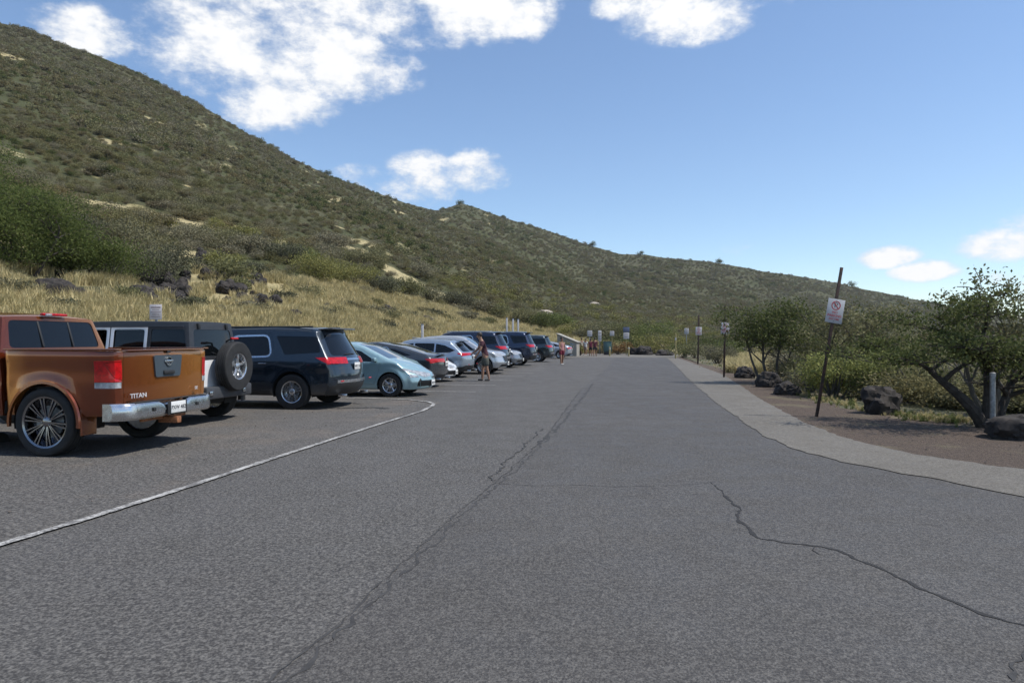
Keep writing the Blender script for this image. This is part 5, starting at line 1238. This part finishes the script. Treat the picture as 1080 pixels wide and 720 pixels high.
bsh = [
 (884, 419, 1.40, 2.1, 'leaf_fresh', 7500, .065, 'leafy_bush', 'bright green leafy bush right of the leaning sign post, nearest bush'),
 (856, 413, 1.15, 1.5, 'leaf_grey', 2800, .055, 'twiggy_bush', 'grey twiggy bush right behind the leaning sign post base'),
 (925, 420, 1.2, 1.6, 'leaf_bright', 4200, .06, 'leafy_bush', 'green leafy bush rising over the large dark boulder'),
 (843, 404, 1.25, 1.6, 'leaf_olive', 2200, .07, 'olive_bush', 'olive bush left of the nearest bright green bush'),
 (962, 425, 1.05, 1.9, 'leaf_olive', 3200, .06, 'olive_bush', 'low olive bush in the gap right of the large boulder'),
 (1000, 424, 1.1, 2.0, 'leaf_olive', 3200, .06, 'dense_bush', 'dense olive bush behind the leaning left trunk of the nearest tree'),
 (1038, 428, .95, 1.8, 'leaf_grey', 2600, .05, 'twiggy_bush', 'low dry grey bush behind the galvanised post'),
 (1085, 432, 1.0, 1.9, 'leaf_olive', 2600, .06, 'olive_bush', 'low olive bush at the right picture edge under the crown'),
 (955, 400, 1.75, 3.0, 'leaf_olive', 3200, .085, 'olive_bush', 'tall olive bush between the boulder and the nearest tree, further back'),
 (1010, 396, 1.9, 3.4, 'leaf_olive', 3200, .09, 'dense_bush', 'tall grey green bush filling the space under the nearest crown'),
 (1070, 398, 1.7, 3.2, 'leaf_olive', 2800, .09, 'dense_bush', 'tall bush behind the galvanised post at the right edge'),
 (766, 382, 1.1, 1.6, 'leaf_grey', 1500, .085, 'twiggy_bush', 'grey bush behind the wide dark rock'),
 (757, 383, 1.35, 2.2, 'leaf_grey', 2000, .085, 'twiggy_bush', 'rounded grey brown bush left of the second sign post'),
 (765, 377, 2.0, 2.6, 'leaf_bright', 2600, .10, 'leafy_bush', 'fresh green bush above the rocks right of the second sign post'),
 (747, 379, 1.4, 2.6, 'leaf_grey', 1800, .10, 'twiggy_bush', 'brownish bush right of the third sign post'),
 (733, 377.5, 1.7, 3.2, 'leaf_olive', 1800, .12, 'olive_bush', 'olive bush behind the third sign post'),
 (722, 376.5, 1.5, 3.0, 'leaf_dark', 1500, .13, 'dense_bush', 'dark low bush at the right end of the road'),
 (750, 373, 2.5, 5.0, 'leaf_dark', 2600, .15, 'dense_bush', 'dark green bush further back between the second and third sign posts'),
 (800, 373.5, 2.3, 5.0, 'leaf_dark', 2200, .16, 'dense_bush', 'dark bush behind the umbrella tree'),
 (706, 373.8, 2.4, 5.0, 'leaf_yellow', 1700, .16, 'yellow_bush', 'tall yellow green bush over the low rock at the road end'),
 (688, 373.4, 2.6, 4.6, 'leaf_yellow', 1700, .16, 'yellow_bush', 'yellow green spreading bush above the tall dark rock'),
 (668, 373.2, 2.4, 3.8, 'leaf_dark', 1500, .15, 'dense_bush', 'dark green bush right of the double sign'),
 (652, 373.8, 1.6, 3.0, 'leaf_rust', 1300, .14, 'rusty_bush', 'orange brown bush between the two yellow bollards'),
 (634, 372.9, 2.2, 4.0, 'leaf_dark', 1400, .15, 'dense_bush', 'dark green bush behind the tall white panel sign'),
 (593, 376.3, 1.75, 2.3, 'leaf_olive', 1500, .11, 'olive_bush', 'round olive bush in front of the cream shed wall'),
 (611, 374.6, 1.5, 1.5, 'leaf_yellow', 1200, .12, 'yellow_bush', 'yellow green shrub right of the cream shed'),
]
M['leaf_rust'] = leafmat('rusty_leaf', (.16, .085, .035), (.24, .14, .06))
for i, (x, y, h_, w_, lf, n, ls, nm, lab) in enumerate(bsh): bush(nm, 'bush', lab, gp(x, y), h_, w_, lf, n, ls, 40 + i, rz=i)
# ------------------------------------------------------------ trees and bushes on the bank
kt = [(-70, 290, 33, 6.2, 8.5), (22, 288, 30, 4.6, 6.0), (75, 292, 33, 3.9, 5.5), (-10, 270, 40, 6.2, 8.0)]
kl = ['big feathery green tree cut by the left picture edge', 'dark green feathery tree at the left above the orange pickup cab', 'lower feathery tree on the bank right of the big one at the left edge', 'tall feathery tree behind the one above the pickup cab']
for i, (x, y, Yd, h_, w_) in enumerate(kt):
    q = hp(x, Yd); plant('feathery_tree', 'tree', kl[i], q, 60 + i, h_, w_, 'leaf_feather', 20000, .13, bases=[(0, 0, -.3, 0, 1), (.5, .2, .8, 0, .8), (-.6, .1, -.9, .1, .8), (.2, -.3, .1, -1.2, .7), (0, -.3, -.9, -1.2, .6), (0, -.3, 1.0, -1.0, .6)], stem='bark', flat=.55, spread=.9, levels=3, first=.26, rad=.10, clump=.50, kids=4, lo=-.5, group='feathery trees on the bank', squash=.32, aspect=2.6)
gb = [  # x, y of the foot in the picture, height, width, leaf
 (112, 296, 3.0, 5.0, 'leaf_feather', 'dusky green bush right of the feathery trees'), (150, 298, 2.7, 4.8, 'leaf_mix', 'grey green bush above the small faded notice'), (178, 290, 2.3, 4.0, 'leaf_mix', 'round grey bush beside the sunlit grass patch'),
 (140, 270, 3.0, 5.5, 'leaf_grey', 'dry grey bush behind the grey green bush above the notice'), (95, 262, 3.0, 5.0, 'leaf_mix', 'grey green bush behind the dusky bush'),
 (205, 262, 2.6, 5.0, 'leaf_grey', 'dry grey thicket above the left end of the sunlit patch'), (235, 262, 2.6, 5.0, 'leaf_olive', 'olive thicket above the sunlit grass patch'), (268, 268, 2.6, 5.2, 'leaf_grey', 'dry grey thicket above the navy SUV'), (295, 276, 2.5, 5.0, 'leaf_mix', 'mottled thicket left of the bright yellow green bush'),
 (335, 300, 3.2, 5.2, 'leaf_yellow', 'bright yellow green bush on the bank, left of its pair'), (370, 302, 3.5, 6.0, 'leaf_yellow', 'bright yellow green bush on the bank, right of its pair'), (322, 282, 2.6, 5.5, 'leaf_bright', 'green bush behind the left bright yellow green bush'),
 (400, 308, 2.8, 5.0, 'leaf_mix', 'grey green bush right of the bright yellow green pair'), (425, 312, 2.8, 5.5, 'leaf_olive', 'olive bush on the bank above the charcoal sedan'), (448, 316, 2.6, 5.0, 'leaf_grey', 'grey bush above the dark rock and marker post'),
 (476, 322, 2.8, 6.0, 'leaf_mix', 'grey green bush on the bank above the crossover roof'), (503, 330, 2.8, 5.5, 'leaf_grey', 'grey brown bush above the large dark blue SUV'), (523, 336, 3.0, 5.5, 'leaf_olive', 'olive bush left of the three white marker posts'), (556, 344, 3.6, 6.5, 'leaf_olive', 'olive bush above the dark slate SUV'), (572, 349, 3.6, 6.0, 'leaf_dark', 'dark green bush directly left of the cream shed'),
 (590, 345, 3.5, 6.5, 'leaf_bright', 'light green bush on the slope behind the cream shed'), (385, 280, 3.0, 6.5, 'leaf_olive', 'olive bush higher on the slope behind the bright pair'), (440, 292, 3.0, 7.0, 'leaf_grey', 'wide grey bush mid slope above the parked row'), (350, 262, 3.0, 6.5, 'leaf_grey', 'grey bush high behind the bright yellow green pair'),
 (628, 362, 3.6, 6.5, 'leaf_grey', 'grey brown thicket behind the walkers in maroon'), (652, 363, 3.8, 7.0, 'leaf_olive', 'olive thicket behind the double sign'), (680, 364, 4.2, 7.5, 'leaf_bright', 'light green thicket behind the yellow green spreading bush'), (608, 358, 3.6, 6.5, 'leaf_yellow', 'yellowish thicket behind the shed roof'),
 (60, 330, .7, 1.2, 'leaf_mix', 'small tuft bush on the grass above the orange pickup roof'), (200, 325, .8, 1.4, 'leaf_mix', 'small grey shrub among lava rocks above the off-road vehicle'), (250, 306, 1.0, 1.6, 'leaf_olive', 'small olive shrub among lava rocks'), (300, 318, .9, 1.6, 'leaf_mix', 'small grey shrub on pale grass above the navy SUV'), (365, 325, .9, 1.8, 'leaf_mix', 'low grey shrub on pale grass below the bright pair'), (470, 338, 1.0, 2.2, 'leaf_olive', 'low olive shrub on the bank foot above the crossover'), (430, 336, .8, 1.8, 'leaf_grey', 'low dry shrub right of the lone dark rock'),
 (20, 312, .9, 2.0, 'leaf_mix', 'low shrub on the grass at the far left above the pickup roof'), (130, 318, .9, 1.8, 'leaf_olive', 'low olive shrub left of the small faded notice'), (270, 292, 1.3, 2.6, 'leaf_mix', 'grey green shrub at the right end of the lava rocks'), (262, 330, .9, 2.0, 'leaf_grey', 'dry shrub just above the off-road vehicle spare wheel'),
 (318, 312, 1.3, 3.0, 'leaf_olive', 'olive shrub below the left bright yellow green bush'), (340, 335, .9, 2.2, 'leaf_mix', 'grey green shrub right above the navy SUV tail'), (392, 332, 1.1, 2.6, 'leaf_grey', 'dry shrub left of the lone dark rock on pale grass'), (405, 345, .9, 2.2, 'leaf_mix', 'low shrub right above the teal hatchback roof'),
 (455, 334, 1.3, 3.0, 'leaf_mix', 'grey green shrub right of the single white marker post'), (488, 338, 1.4, 3.2, 'leaf_grey', 'dry shrub above the crossover and pale silver SUV'), (508, 343, 1.4, 3.2, 'leaf_olive', 'olive shrub just above the large dark blue SUV roof'),
]
M['leaf_mix'] = leafmat('grey_green_mix', (.085, .098, .045), (.170, .158, .110), (.120, .118, .075), tr=.2)
for i, (x, y, h_, w_, lf, lab) in enumerate(gb):
    Yd = sample_bank(x, y); q = hp(x, Yd); q.z -= .15
    bush({'leaf_grey': 'dry_bush', 'leaf_mix': 'grey_green_bush', 'leaf_olive': 'olive_bush', 'leaf_yellow': 'yellow_bush', 'leaf_bright': 'green_bush', 'leaf_dark': 'dense_bush', 'leaf_feather': 'dusky_bush'}[lf], 'bush', lab, q, h_, w_, lf, 5200 if w_ > 3 else 2200, .035 + .0017 * Yd, 200 + i, rz=i * .7, hollow=.25)
# trees standing on the skyline
sk = [(145, 72, 7, 'left lone tree on the skyline beside the first cloud'), (203, 107, 7, 'lone tree on the skyline left of the big cloud'), (346, 184, 8, 'dark tree clump on the skyline below the big cloud'), (338, 181, 6, 'small tree left of the skyline clump'), (485, 216, 8, 'dark tree on top of the small peak'), (625, 258, 8, 'tree on the far skyline left of the low point'), (676, 268, 7, 'rounded tree on the far skyline above the road end'), (758, 275, 8, 'tree on the far skyline above the third sign post'), (900, 301, 8, 'tree on the far skyline right of the leaning post')]
for i, (x, y, h_, lab) in enumerate(sk):
    i_ = int(round((x - ux[0]) / (ux[1] - ux[0]))); Yd = HYm[i_, NTT - 4]; q = Vector(((x - 540) / F * Yd, Yd, HZ[i_, NTT - 4] - .5)); h_ = h_ * Yd / 720 * .8
    plant('skyline_tree', 'tree', lab, q, 90 + i, h_ , h_ * 1.3, 'leaf_dark', 900, .10 * h_, levels=2, rad=.05 * h_, clump=.16 * h_, kids=4, first=.3, flat=.2, squash=.8, group='trees along the skyline')
# ------------------------------------------------------------ people
def skin(name, verts, edges, mat, parent, sub=2):
    me = bpy.data.meshes.new(name); me.from_pydata([v[:3] for v in verts], edges, []); o = bpy.data.objects.new(name, me); COL.objects.link(o)
    o.modifiers.new('s', 'SKIN'); sv = me.skin_vertices[0].data
    for i, v in enumerate(verts):
        r = v[3]; sv[i].radius = r if isinstance(r, tuple) else (r, r); sv[i].use_root = (i == 0)
    o.modifiers.new('b', 'SUBSURF').levels = sub
    dg = bpy.context.evaluated_depsgraph_get(); dg.update(); m2 = bpy.data.meshes.new_from_object(o.evaluated_get(dg)); bpy.data.objects.remove(o)
    m2.materials.clear(); m2.polygons.foreach_set('use_smooth', [True] * len(m2.polygons)); return link(name, m2, mat, parent)
SK = pmat('skin_tan', (.30, .165, .105), .55, var=.1); SK2 = pmat('skin_brown', (.27, .14, .085), .55, var=.1)
HAIR = pmat('hair_dark', (.018, .012, .009), .6); SHOE = pmat('shoe_white', (.5, .48, .46), .7); SHOED = pmat('shoe_dark', (.03, .03, .03), .7)
def person(label, loc, rz, ht, top, bottom, skinm=SK, legs=(.0, .0), arms=((0.05, 0), (.05, 0)), bend=0.0, bottom_len=.28, long_hair=False, shoe=SHOE, sleeve=True, cap=None, female=False, bag=None, group=None):
    """one figure facing local -y; legs = stride of left and right foot, arms = (forward reach, lift)"""
    root = empty('person', loc, rz); tag(root, label, 'person', group); k = ht / 1.75; sw = .165 if female else .19; hw = .10
    B = lambda z: -bend * max(0, z - .95)          # lean forward above the hip
    v = [(0, 0, .95, (.15, .105)), (0, B(1.12), 1.12, (.125, .09)), (0, B(1.32), 1.32, (.155, .10)), (0, B(1.44), 1.44, (.10, .075)), (0, B(1.52), 1.51, .052), (0, B(1.6) - .01, 1.575, .062), (0, B(1.66) - .02, 1.655, (.078, .095)), (0, B(1.72) - .015, 1.715, (.055, .07))]
    e = [(i, i + 1) for i in range(7)]
    hands = []
    for s, st in ((-1, legs[0]), (1, legs[1])):
        i = len(v); v += [(s * hw, -.0, .86, .088), (s * hw * 1.05, -st * .5 - .02, .48, .056), (s * hw * 1.0, -st * .75 + .0, .30, .052), (s * hw, -st + .02, .09, .036), (s * hw, -st + .01, .045, .038), (s * hw * 1.1, -st - .13, .03, (.04, .028))]
        e += [(0, i)] + [(i + j, i + j + 1) for j in range(5)]
    for s, (fw, lift) in ((-1, arms[0]), (1, arms[1])):
        sy = B(1.41); i = len(v); ex, ey, ez = s * (sw + .05), sy - fw * .35, 1.15 + lift * .1; wx, wy, wz = s * (sw + .05 - .1 * fw), sy - fw * .95, .92 + lift
        v += [(s * sw, sy, 1.40, .055), (ex, ey, ez, .040), (wx, wy, wz, .026)]; d = Vector((wx - ex, wy - ey, wz - ez)).normalized()
        p1 = Vector((wx, wy, wz)) + d * .075; v.append((*p1, (.038, .018))); e += [(2, i), (i, i + 1), (i + 1, i + 2), (i + 2, i + 3)]; hands.append((Vector((wx, wy, wz)), d, s))
        side = Vector((0, 1, 0)) - d * d.y; side.normalize(); inn = Vector((-s, 0, 0)); pal = i + 3
        for q, ln in ((-.027, .062), (-.009, .078), (.009, .074), (.027, .056)):
            j = len(v); a = p1 + side * q - d * .01; b1 = a + d * ln * .55 + inn * .004; c1 = b1 + d * ln * .45 + inn * .016
            v += [(*a, .010), (*b1, .009), (*c1, .007)]; e += [(pal, j), (j, j + 1), (j + 1, j + 2)]
        j = len(v); a = Vector((wx, wy, wz)) + d * .03 - side * .03; b1 = a + d * .035 - side * .025; v += [(*a, .012), (*(b1 + d * .03), .009)]; e += [(i + 2, j), (j, j + 1)]
    v = [(a * k, b * k, c * k, (r[0] * k * 1.12, r[1] * k * 1.12) if isinstance(r, tuple) else (r * k * 1.15 if r > .02 else r * k)) for a, b, c, r in v]
    body = skin('body', v, e, skinm, root)
    hy, hz = (B(1.66) - .02) * k, 1.655 * k
    bm = bmesh.new()      # face details
    for s in (-1, 1):
        r = bmesh.ops.create_uvsphere(bm, u_segments=8, v_segments=6, radius=.011 * k)
        for q in r['verts']: q.co += Vector((s * .03 * k, hy - .088 * k, hz - .01 * k))
    mk('eyes', bm, HAIR, root)
    bm = bmesh.new(); r = bmesh.ops.create_uvsphere(bm, u_segments=10, v_segments=8, radius=.016 * k)
    for q in r['verts']: q.co = Vector((q.co.x * .8, q.co.y * 1.3 + hy - .098 * k, q.co.z * 1.6 + hz - .03 * k))
    for s in (-1, 1):
        r = bmesh.ops.create_uvsphere(bm, u_segments=8, v_segments=6, radius=.022 * k)
        for q in r['verts']: q.co = Vector((q.co.x * .4 + s * .078 * k, q.co.y * .8 + hy, q.co.z * 1.3 + hz - .015 * k))
    mk('nose_and_ears', bm, skinm, root)
    bm = bmesh.new(); r = bmesh.ops.create_uvsphere(bm, u_segments=20, v_segments=14, radius=.1 * k)
    for q in r['verts']:
        c = q.co; back = c.y > -.02 * k; q.co = Vector((c.x * .94, c.y * 1.04 + hy + .018 * k, c.z * 1.08 + hz + .035 * k))
        if long_hair and back and c.z < 0: q.co.z -= .16 * k; q.co.y += .01
        if not back and q.co.z < hz + .03 * k: q.co.y = max(q.co.y, hy - .05 * k)
    mk('hair', bm, HAIR, root)
    if cap:
        bm = bmesh.new(); r = bmesh.ops.create_uvsphere(bm, u_segments=20, v_segments=10, radius=.108 * k)
        for q in r['verts']: q.co = Vector((q.co.x, q.co.y * 1.05 + hy + .01, max(q.co.z, 0) + hz + .05 * k))
        box(bm, (0, hy - .14 * k, hz + .055 * k), (.15 * k, .12 * k, .012), .005); mk('cap', bm, cap, root)
    g = 1.16
    tv = [(0, .0, .88 * k, (.185 * k, .14 * k)), v[0][:3] + ((v[0][3][0] * g, v[0][3][1] * g),)] + [q[:3] + ((q[3][0] * 1.12, q[3][1] * 1.18),) for q in v[1:3]] + [(v[3][0], v[3][1], v[3][2] - .01, (.10 * k, .08 * k))]; te = [(0, 1), (1, 2), (2, 3), (3, 4)]
    if sleeve:
        for s, i in ((-1, 20), (1, 20)):
            pass
        base = 8 + 12
        step = 4 + 12 + 2
        for n_ in (0, 1):
            i = base + n_ * step; a, b1 = Vector(v[i][:3]), Vector(v[i + 1][:3]); j = len(tv); tv += [(*a, .080 * k), (*a.lerp(b1, .6), .068 * k)]; te += [(3, j), (j, j + 1)]
    skin('shirt', tv, te, top, root)
    bv = [(0, 0, 1.03 * k, (.175 * k, .13 * k)), (0, 0, .90 * k, (.19 * k, .145 * k))]; be_ = [(0, 1)]
    for n_ in (0, 1):
        i = 8 + n_ * 6; a, b1 = Vector(v[i][:3]), Vector(v[i + 1][:3]); j = len(bv); bv += [(*a, .122 * k), (*a.lerp(b1, bottom_len / .38), .105 * k)]; be_ += [(1, j), (j, j + 1)]
    skin('shorts', bv, be_, bottom, root)
    for n_ in (0, 1):
        i = 8 + n_ * 6; h1, t1 = Vector(v[i + 4][:3]), Vector(v[i + 5][:3]); skin('shoe', [(h1.x, h1.y + .04 * k, .045 * k, .044 * k), (h1.x, (h1.y + t1.y) / 2, .042 * k, .046 * k), (t1.x, t1.y - .02, .034 * k, (.046 * k, .033 * k))], [(0, 1), (1, 2)], shoe, root)
    if bag:
        bm = bmesh.new(); box(bm, (0, B(1.25) * k + .2 * k, 1.24 * k), (.30 * k, .17 * k, .44 * k), .06); bg = mk('backpack', bm, bag, None); bg.location = loc; bg.rotation_euler = (0, 0, rz); tag(bg, 'backpack worn by ' + label[:60], 'backpack')
    return root
def cloth(n, c): return pmat(n, c, .9, var=.25, vs=12, bump=.3)
g_ = gp(512, 401.5)
person('person in dark maroon shirt and grey green shorts leaning toward the silver blue crossover', g_, math.radians(-80), 1.78, cloth('maroon_cloth', (.075, .025, .035)), cloth('olive_grey_cloth', (.085, .09, .075)), SK, (.12, -.10), ((.30, .10), (.22, .02)), .30, .34, shoe=SHOED)
person('woman with dark hair in pink top and deep red shorts standing beside the slate SUV', gp(592.5, 384.5), math.radians(25), 1.70, cloth('pink_cloth', (.42, .20, .19)), cloth('deep_red_cloth', (.16, .012, .03)), SK, (.10, -.10), ((.2, .1), (.05, 0)), 0, .26, True, sleeve=False, female=True)
person('walker in maroon top and dark shorts at the road end, right of the pair', gp(627.5, 375.6), math.radians(170), 1.74, cloth('maroon_cloth', (.11, .02, .035)), cloth('black_cloth', (.02, .02, .025)), SK2, (.2, -.2), ((.1, 0), (-.1, 0)), 0, .28, shoe=SHOED)
person('walker in bright maroon shirt at the road end, left of the pair', gp(623.0, 375.4), math.radians(175), 1.66, cloth('crimson_cloth', (.17, .02, .05)), cloth('charcoal_cloth', (.03, .03, .035)), SK2, (-.18, .2), ((.1, 0), (-.1, 0)), 0, .28, True, female=True, shoe=SHOED)
person('walker in pale cream clothes by the shed at the road end', gp(613.5, 374.6), math.radians(10), 1.74, cloth('cream_cloth', (.48, .42, .34)), cloth('khaki_cloth', (.36, .30, .22)), SK, (.2, -.2), ((.1, 0), (-.1, 0)), 0, .33)
person('walker in white shirt right of the one in cream at the road end', gp(617.6, 374.9), math.radians(-15), 1.68, cloth('white_cloth', (.60, .58, .56)), cloth('sand_cloth', (.34, .27, .22)), SK2, (-.2, .2), ((.1, 0), (-.1, 0)), 0, .28, True, female=True)
for a_, k_ in _DEF: scatter_now(*a_, **k_)
# ------------------------------------------------------------ sky, sun, camera
W = bpy.data.worlds.new('World'); S.world = W; W.use_nodes = True; nt = W.node_tree; t = NT(nt)
SUN_EL, SUN_AZ = math.radians(58), math.radians(100)       # azimuth clockwise from +y
sky = t.n('ShaderNodeTexSky', sky_type='NISHITA'); sky.sun_disc = False; sky.sun_elevation = SUN_EL; sky.sun_rotation = SUN_AZ
sky.air_density = 1.0; sky.dust_density = .0; sky.ozone_density = 4.0
bg = nt.nodes['Background']; bg.inputs['Strength'].default_value = SKY_K = .15
tc = t.n('ShaderNodeTexCoord'); sp_ = t.n('ShaderNodeSeparateXYZ'); t.l(tc.outputs['Generated'], sp_.inputs[0])
az = t.math('ARCTAN2', sp_.outputs[0], sp_.outputs[1]); el = t.math('ARCSINE', sp_.outputs[2])
def cl_noise(sc, det, off=(0, 0, 0), rough=.55, dist=0.0):
    mp = t.n('ShaderNodeMapping'); mp.inputs['Scale'].default_value = (1, 1, 1.7); mp.inputs['Location'].default_value = off; t.l(tc.outputs['Generated'], mp.inputs['Vector']); return t.noise(mp.outputs[0], sc, det, rough, dist)
nA, nB, nC = cl_noise(5.5, 12, rough=.6, dist=.1), cl_noise(20, 10, (3, 1, 2), .65), cl_noise(3.0, 6, (7, 2, 5))
def AE(x, y): # picture point to direction
    X, Z = (x - 540) / F, (HY - y) / F; return math.atan2(X, 1), math.atan2(Z, math.hypot(X, 1))
blobs = [(232, 48, 80, 56, .98), (325, 60, 92, 50, .95), (285, 100, 66, 40, .85), (290, -10, 125, 52, .9), (430, 10, 110, 40, .85), (530, 12, 55, 36, .9), (500, -25, 120, 48, .85), (400, 75, 45, 26, .55), (90, 33, 50, 30, .95), (70, 18, 40, 18, .7), (735, 8, 78, 36, .9), (790, -5, 62, 28, .7), (660, 2, 40, 20, .6),
         (503, 181, 36, 22, .85), (455, 186, 46, 25, .58), (425, 200, 48, 18, .46), (380, 188, 40, 14, .40), (774, 262, 20, 9, .55), (937, 271, 32, 11, 1.0), (976, 286, 36, 11, .95), (1062, 258, 54, 19, 1.05), (1100, 250, 60, 30, .8), (1068, 300, 60, 18, .5), (665, 177, 14, 9, .25)]
mask = None
for x, y, rx, ry, wgt in blobs:
    a0, e0 = AE(x, y); a1, _ = AE(x + rx, y); _, e1 = AE(x, y - ry)
    da = t.math('MULTIPLY', t.math('SUBTRACT', az, a0), 1 / abs(a1 - a0)); de = t.math('MULTIPLY', t.math('SUBTRACT', el, e0), 1 / abs(e1 - e0))
    d = t.math('ADD', t.math('MULTIPLY', da, da), t.math('MULTIPLY', de, de)); g2 = t.math('MULTIPLY', t.ramp(d, 2.1, 0.0), wgt)
    mask = g2 if mask is None else t.math('MAXIMUM', mask, g2)
# other clouds out of the frame, for the reflections
beh = t.ramp(az, .85, 1.2); oth = t.math('MULTIPLY', t.math('MULTIPLY', t.ramp(nC, .46, .66), beh), t.ramp(el, .02, .12)); mask = t.math('MAXIMUM', mask, oth)
hi = t.math('MULTIPLY', t.ramp(nC, .48, .68), t.ramp(el, .62, .8)); mask = t.math('MAXIMUM', mask, hi)
nn = t.math('ADD', t.math('MULTIPLY', nA, .52), t.math('MULTIPLY', nB, .50)); dn = t.math('ADD', mask, t.math('MULTIPLY_ADD', nn, 4.0, -2.02))
cov = t.ramp(dn, .22, 1.05); cov = t.math('MULTIPLY', cov, t.ramp(mask, .06, .28))
shade = t.ramp(t.math('ADD', dn, t.math('MULTIPLY', t.math('SUBTRACT', nB, .5), .9)), .25, 1.15)
K = 1 / SKY_K
cc = t.mix(shade, tuple(K * q for q in (.70, .75, .82)), tuple(K * q for q in (.95, .95, .95)))
skm = sky.outputs[0]
fin = t.mix(cov, skm, cc); t.l(fin, bg.inputs['Color'])
sl = bpy.data.lights.new('sun', 'SUN'); sl.energy = 4.6; sl.angle = math.radians(.6); sl.color = (1, .955, .88); so_ = bpy.data.objects.new('sun', sl); COL.objects.link(so_)
dv = Vector((math.sin(SUN_AZ) * math.cos(SUN_EL), math.cos(SUN_AZ) * math.cos(SUN_EL), math.sin(SUN_EL))); so_.rotation_euler = dv.to_track_quat('Z', 'Y').to_euler()
cm = bpy.data.cameras.new('camera'); cm.lens = 24; cm.sensor_width = 36; cm.clip_end = 20000; cm.shift_y = -.0009; co_ = bpy.data.objects.new('camera', cm); COL.objects.link(co_)
co_.location = (0, 0, CH); co_.rotation_euler = (PI / 2, 0, 0); S.camera = co_
S.view_settings.view_transform = 'Standard'; S.view_settings.look = 'None'; S.view_settings.exposure = 0.15; S.view_settings.gamma = 1
S.cycles.use_denoising = True; S.cycles.max_bounces = 6; S.cycles.diffuse_bounces = 3; S.cycles.glossy_bounces = 3; S.cycles.transmission_bounces = 4; S.cycles.transparent_max_bounces = 6
S.cycles.sample_clamp_indirect = 4; S.cycles.caustics_reflective = False; S.cycles.caustics_refractive = False

bm = bmesh.new(); box(bm, (150, 420, 149), (2300, 1500, 302)); hz_ = mk('haze', bm, None, None, smooth=False); hz_['kind'] = 'stuff'
hm = bpy.data.materials.new('haze'); hm.use_nodes = True; hn = hm.node_tree; hn.nodes.remove(hn.nodes['Principled BSDF']); pv = hn.nodes.new('ShaderNodeVolumePrincipled')
pv.inputs['Color'].default_value = (.86, .91, 1, 1); pv.inputs['Density'].default_value = .00011; pv.inputs['Anisotropy'].default_value = .3; hn.links.new(pv.outputs[0], hn.nodes['Material Output'].inputs['Volume']); hz_.data.materials.append(hm)
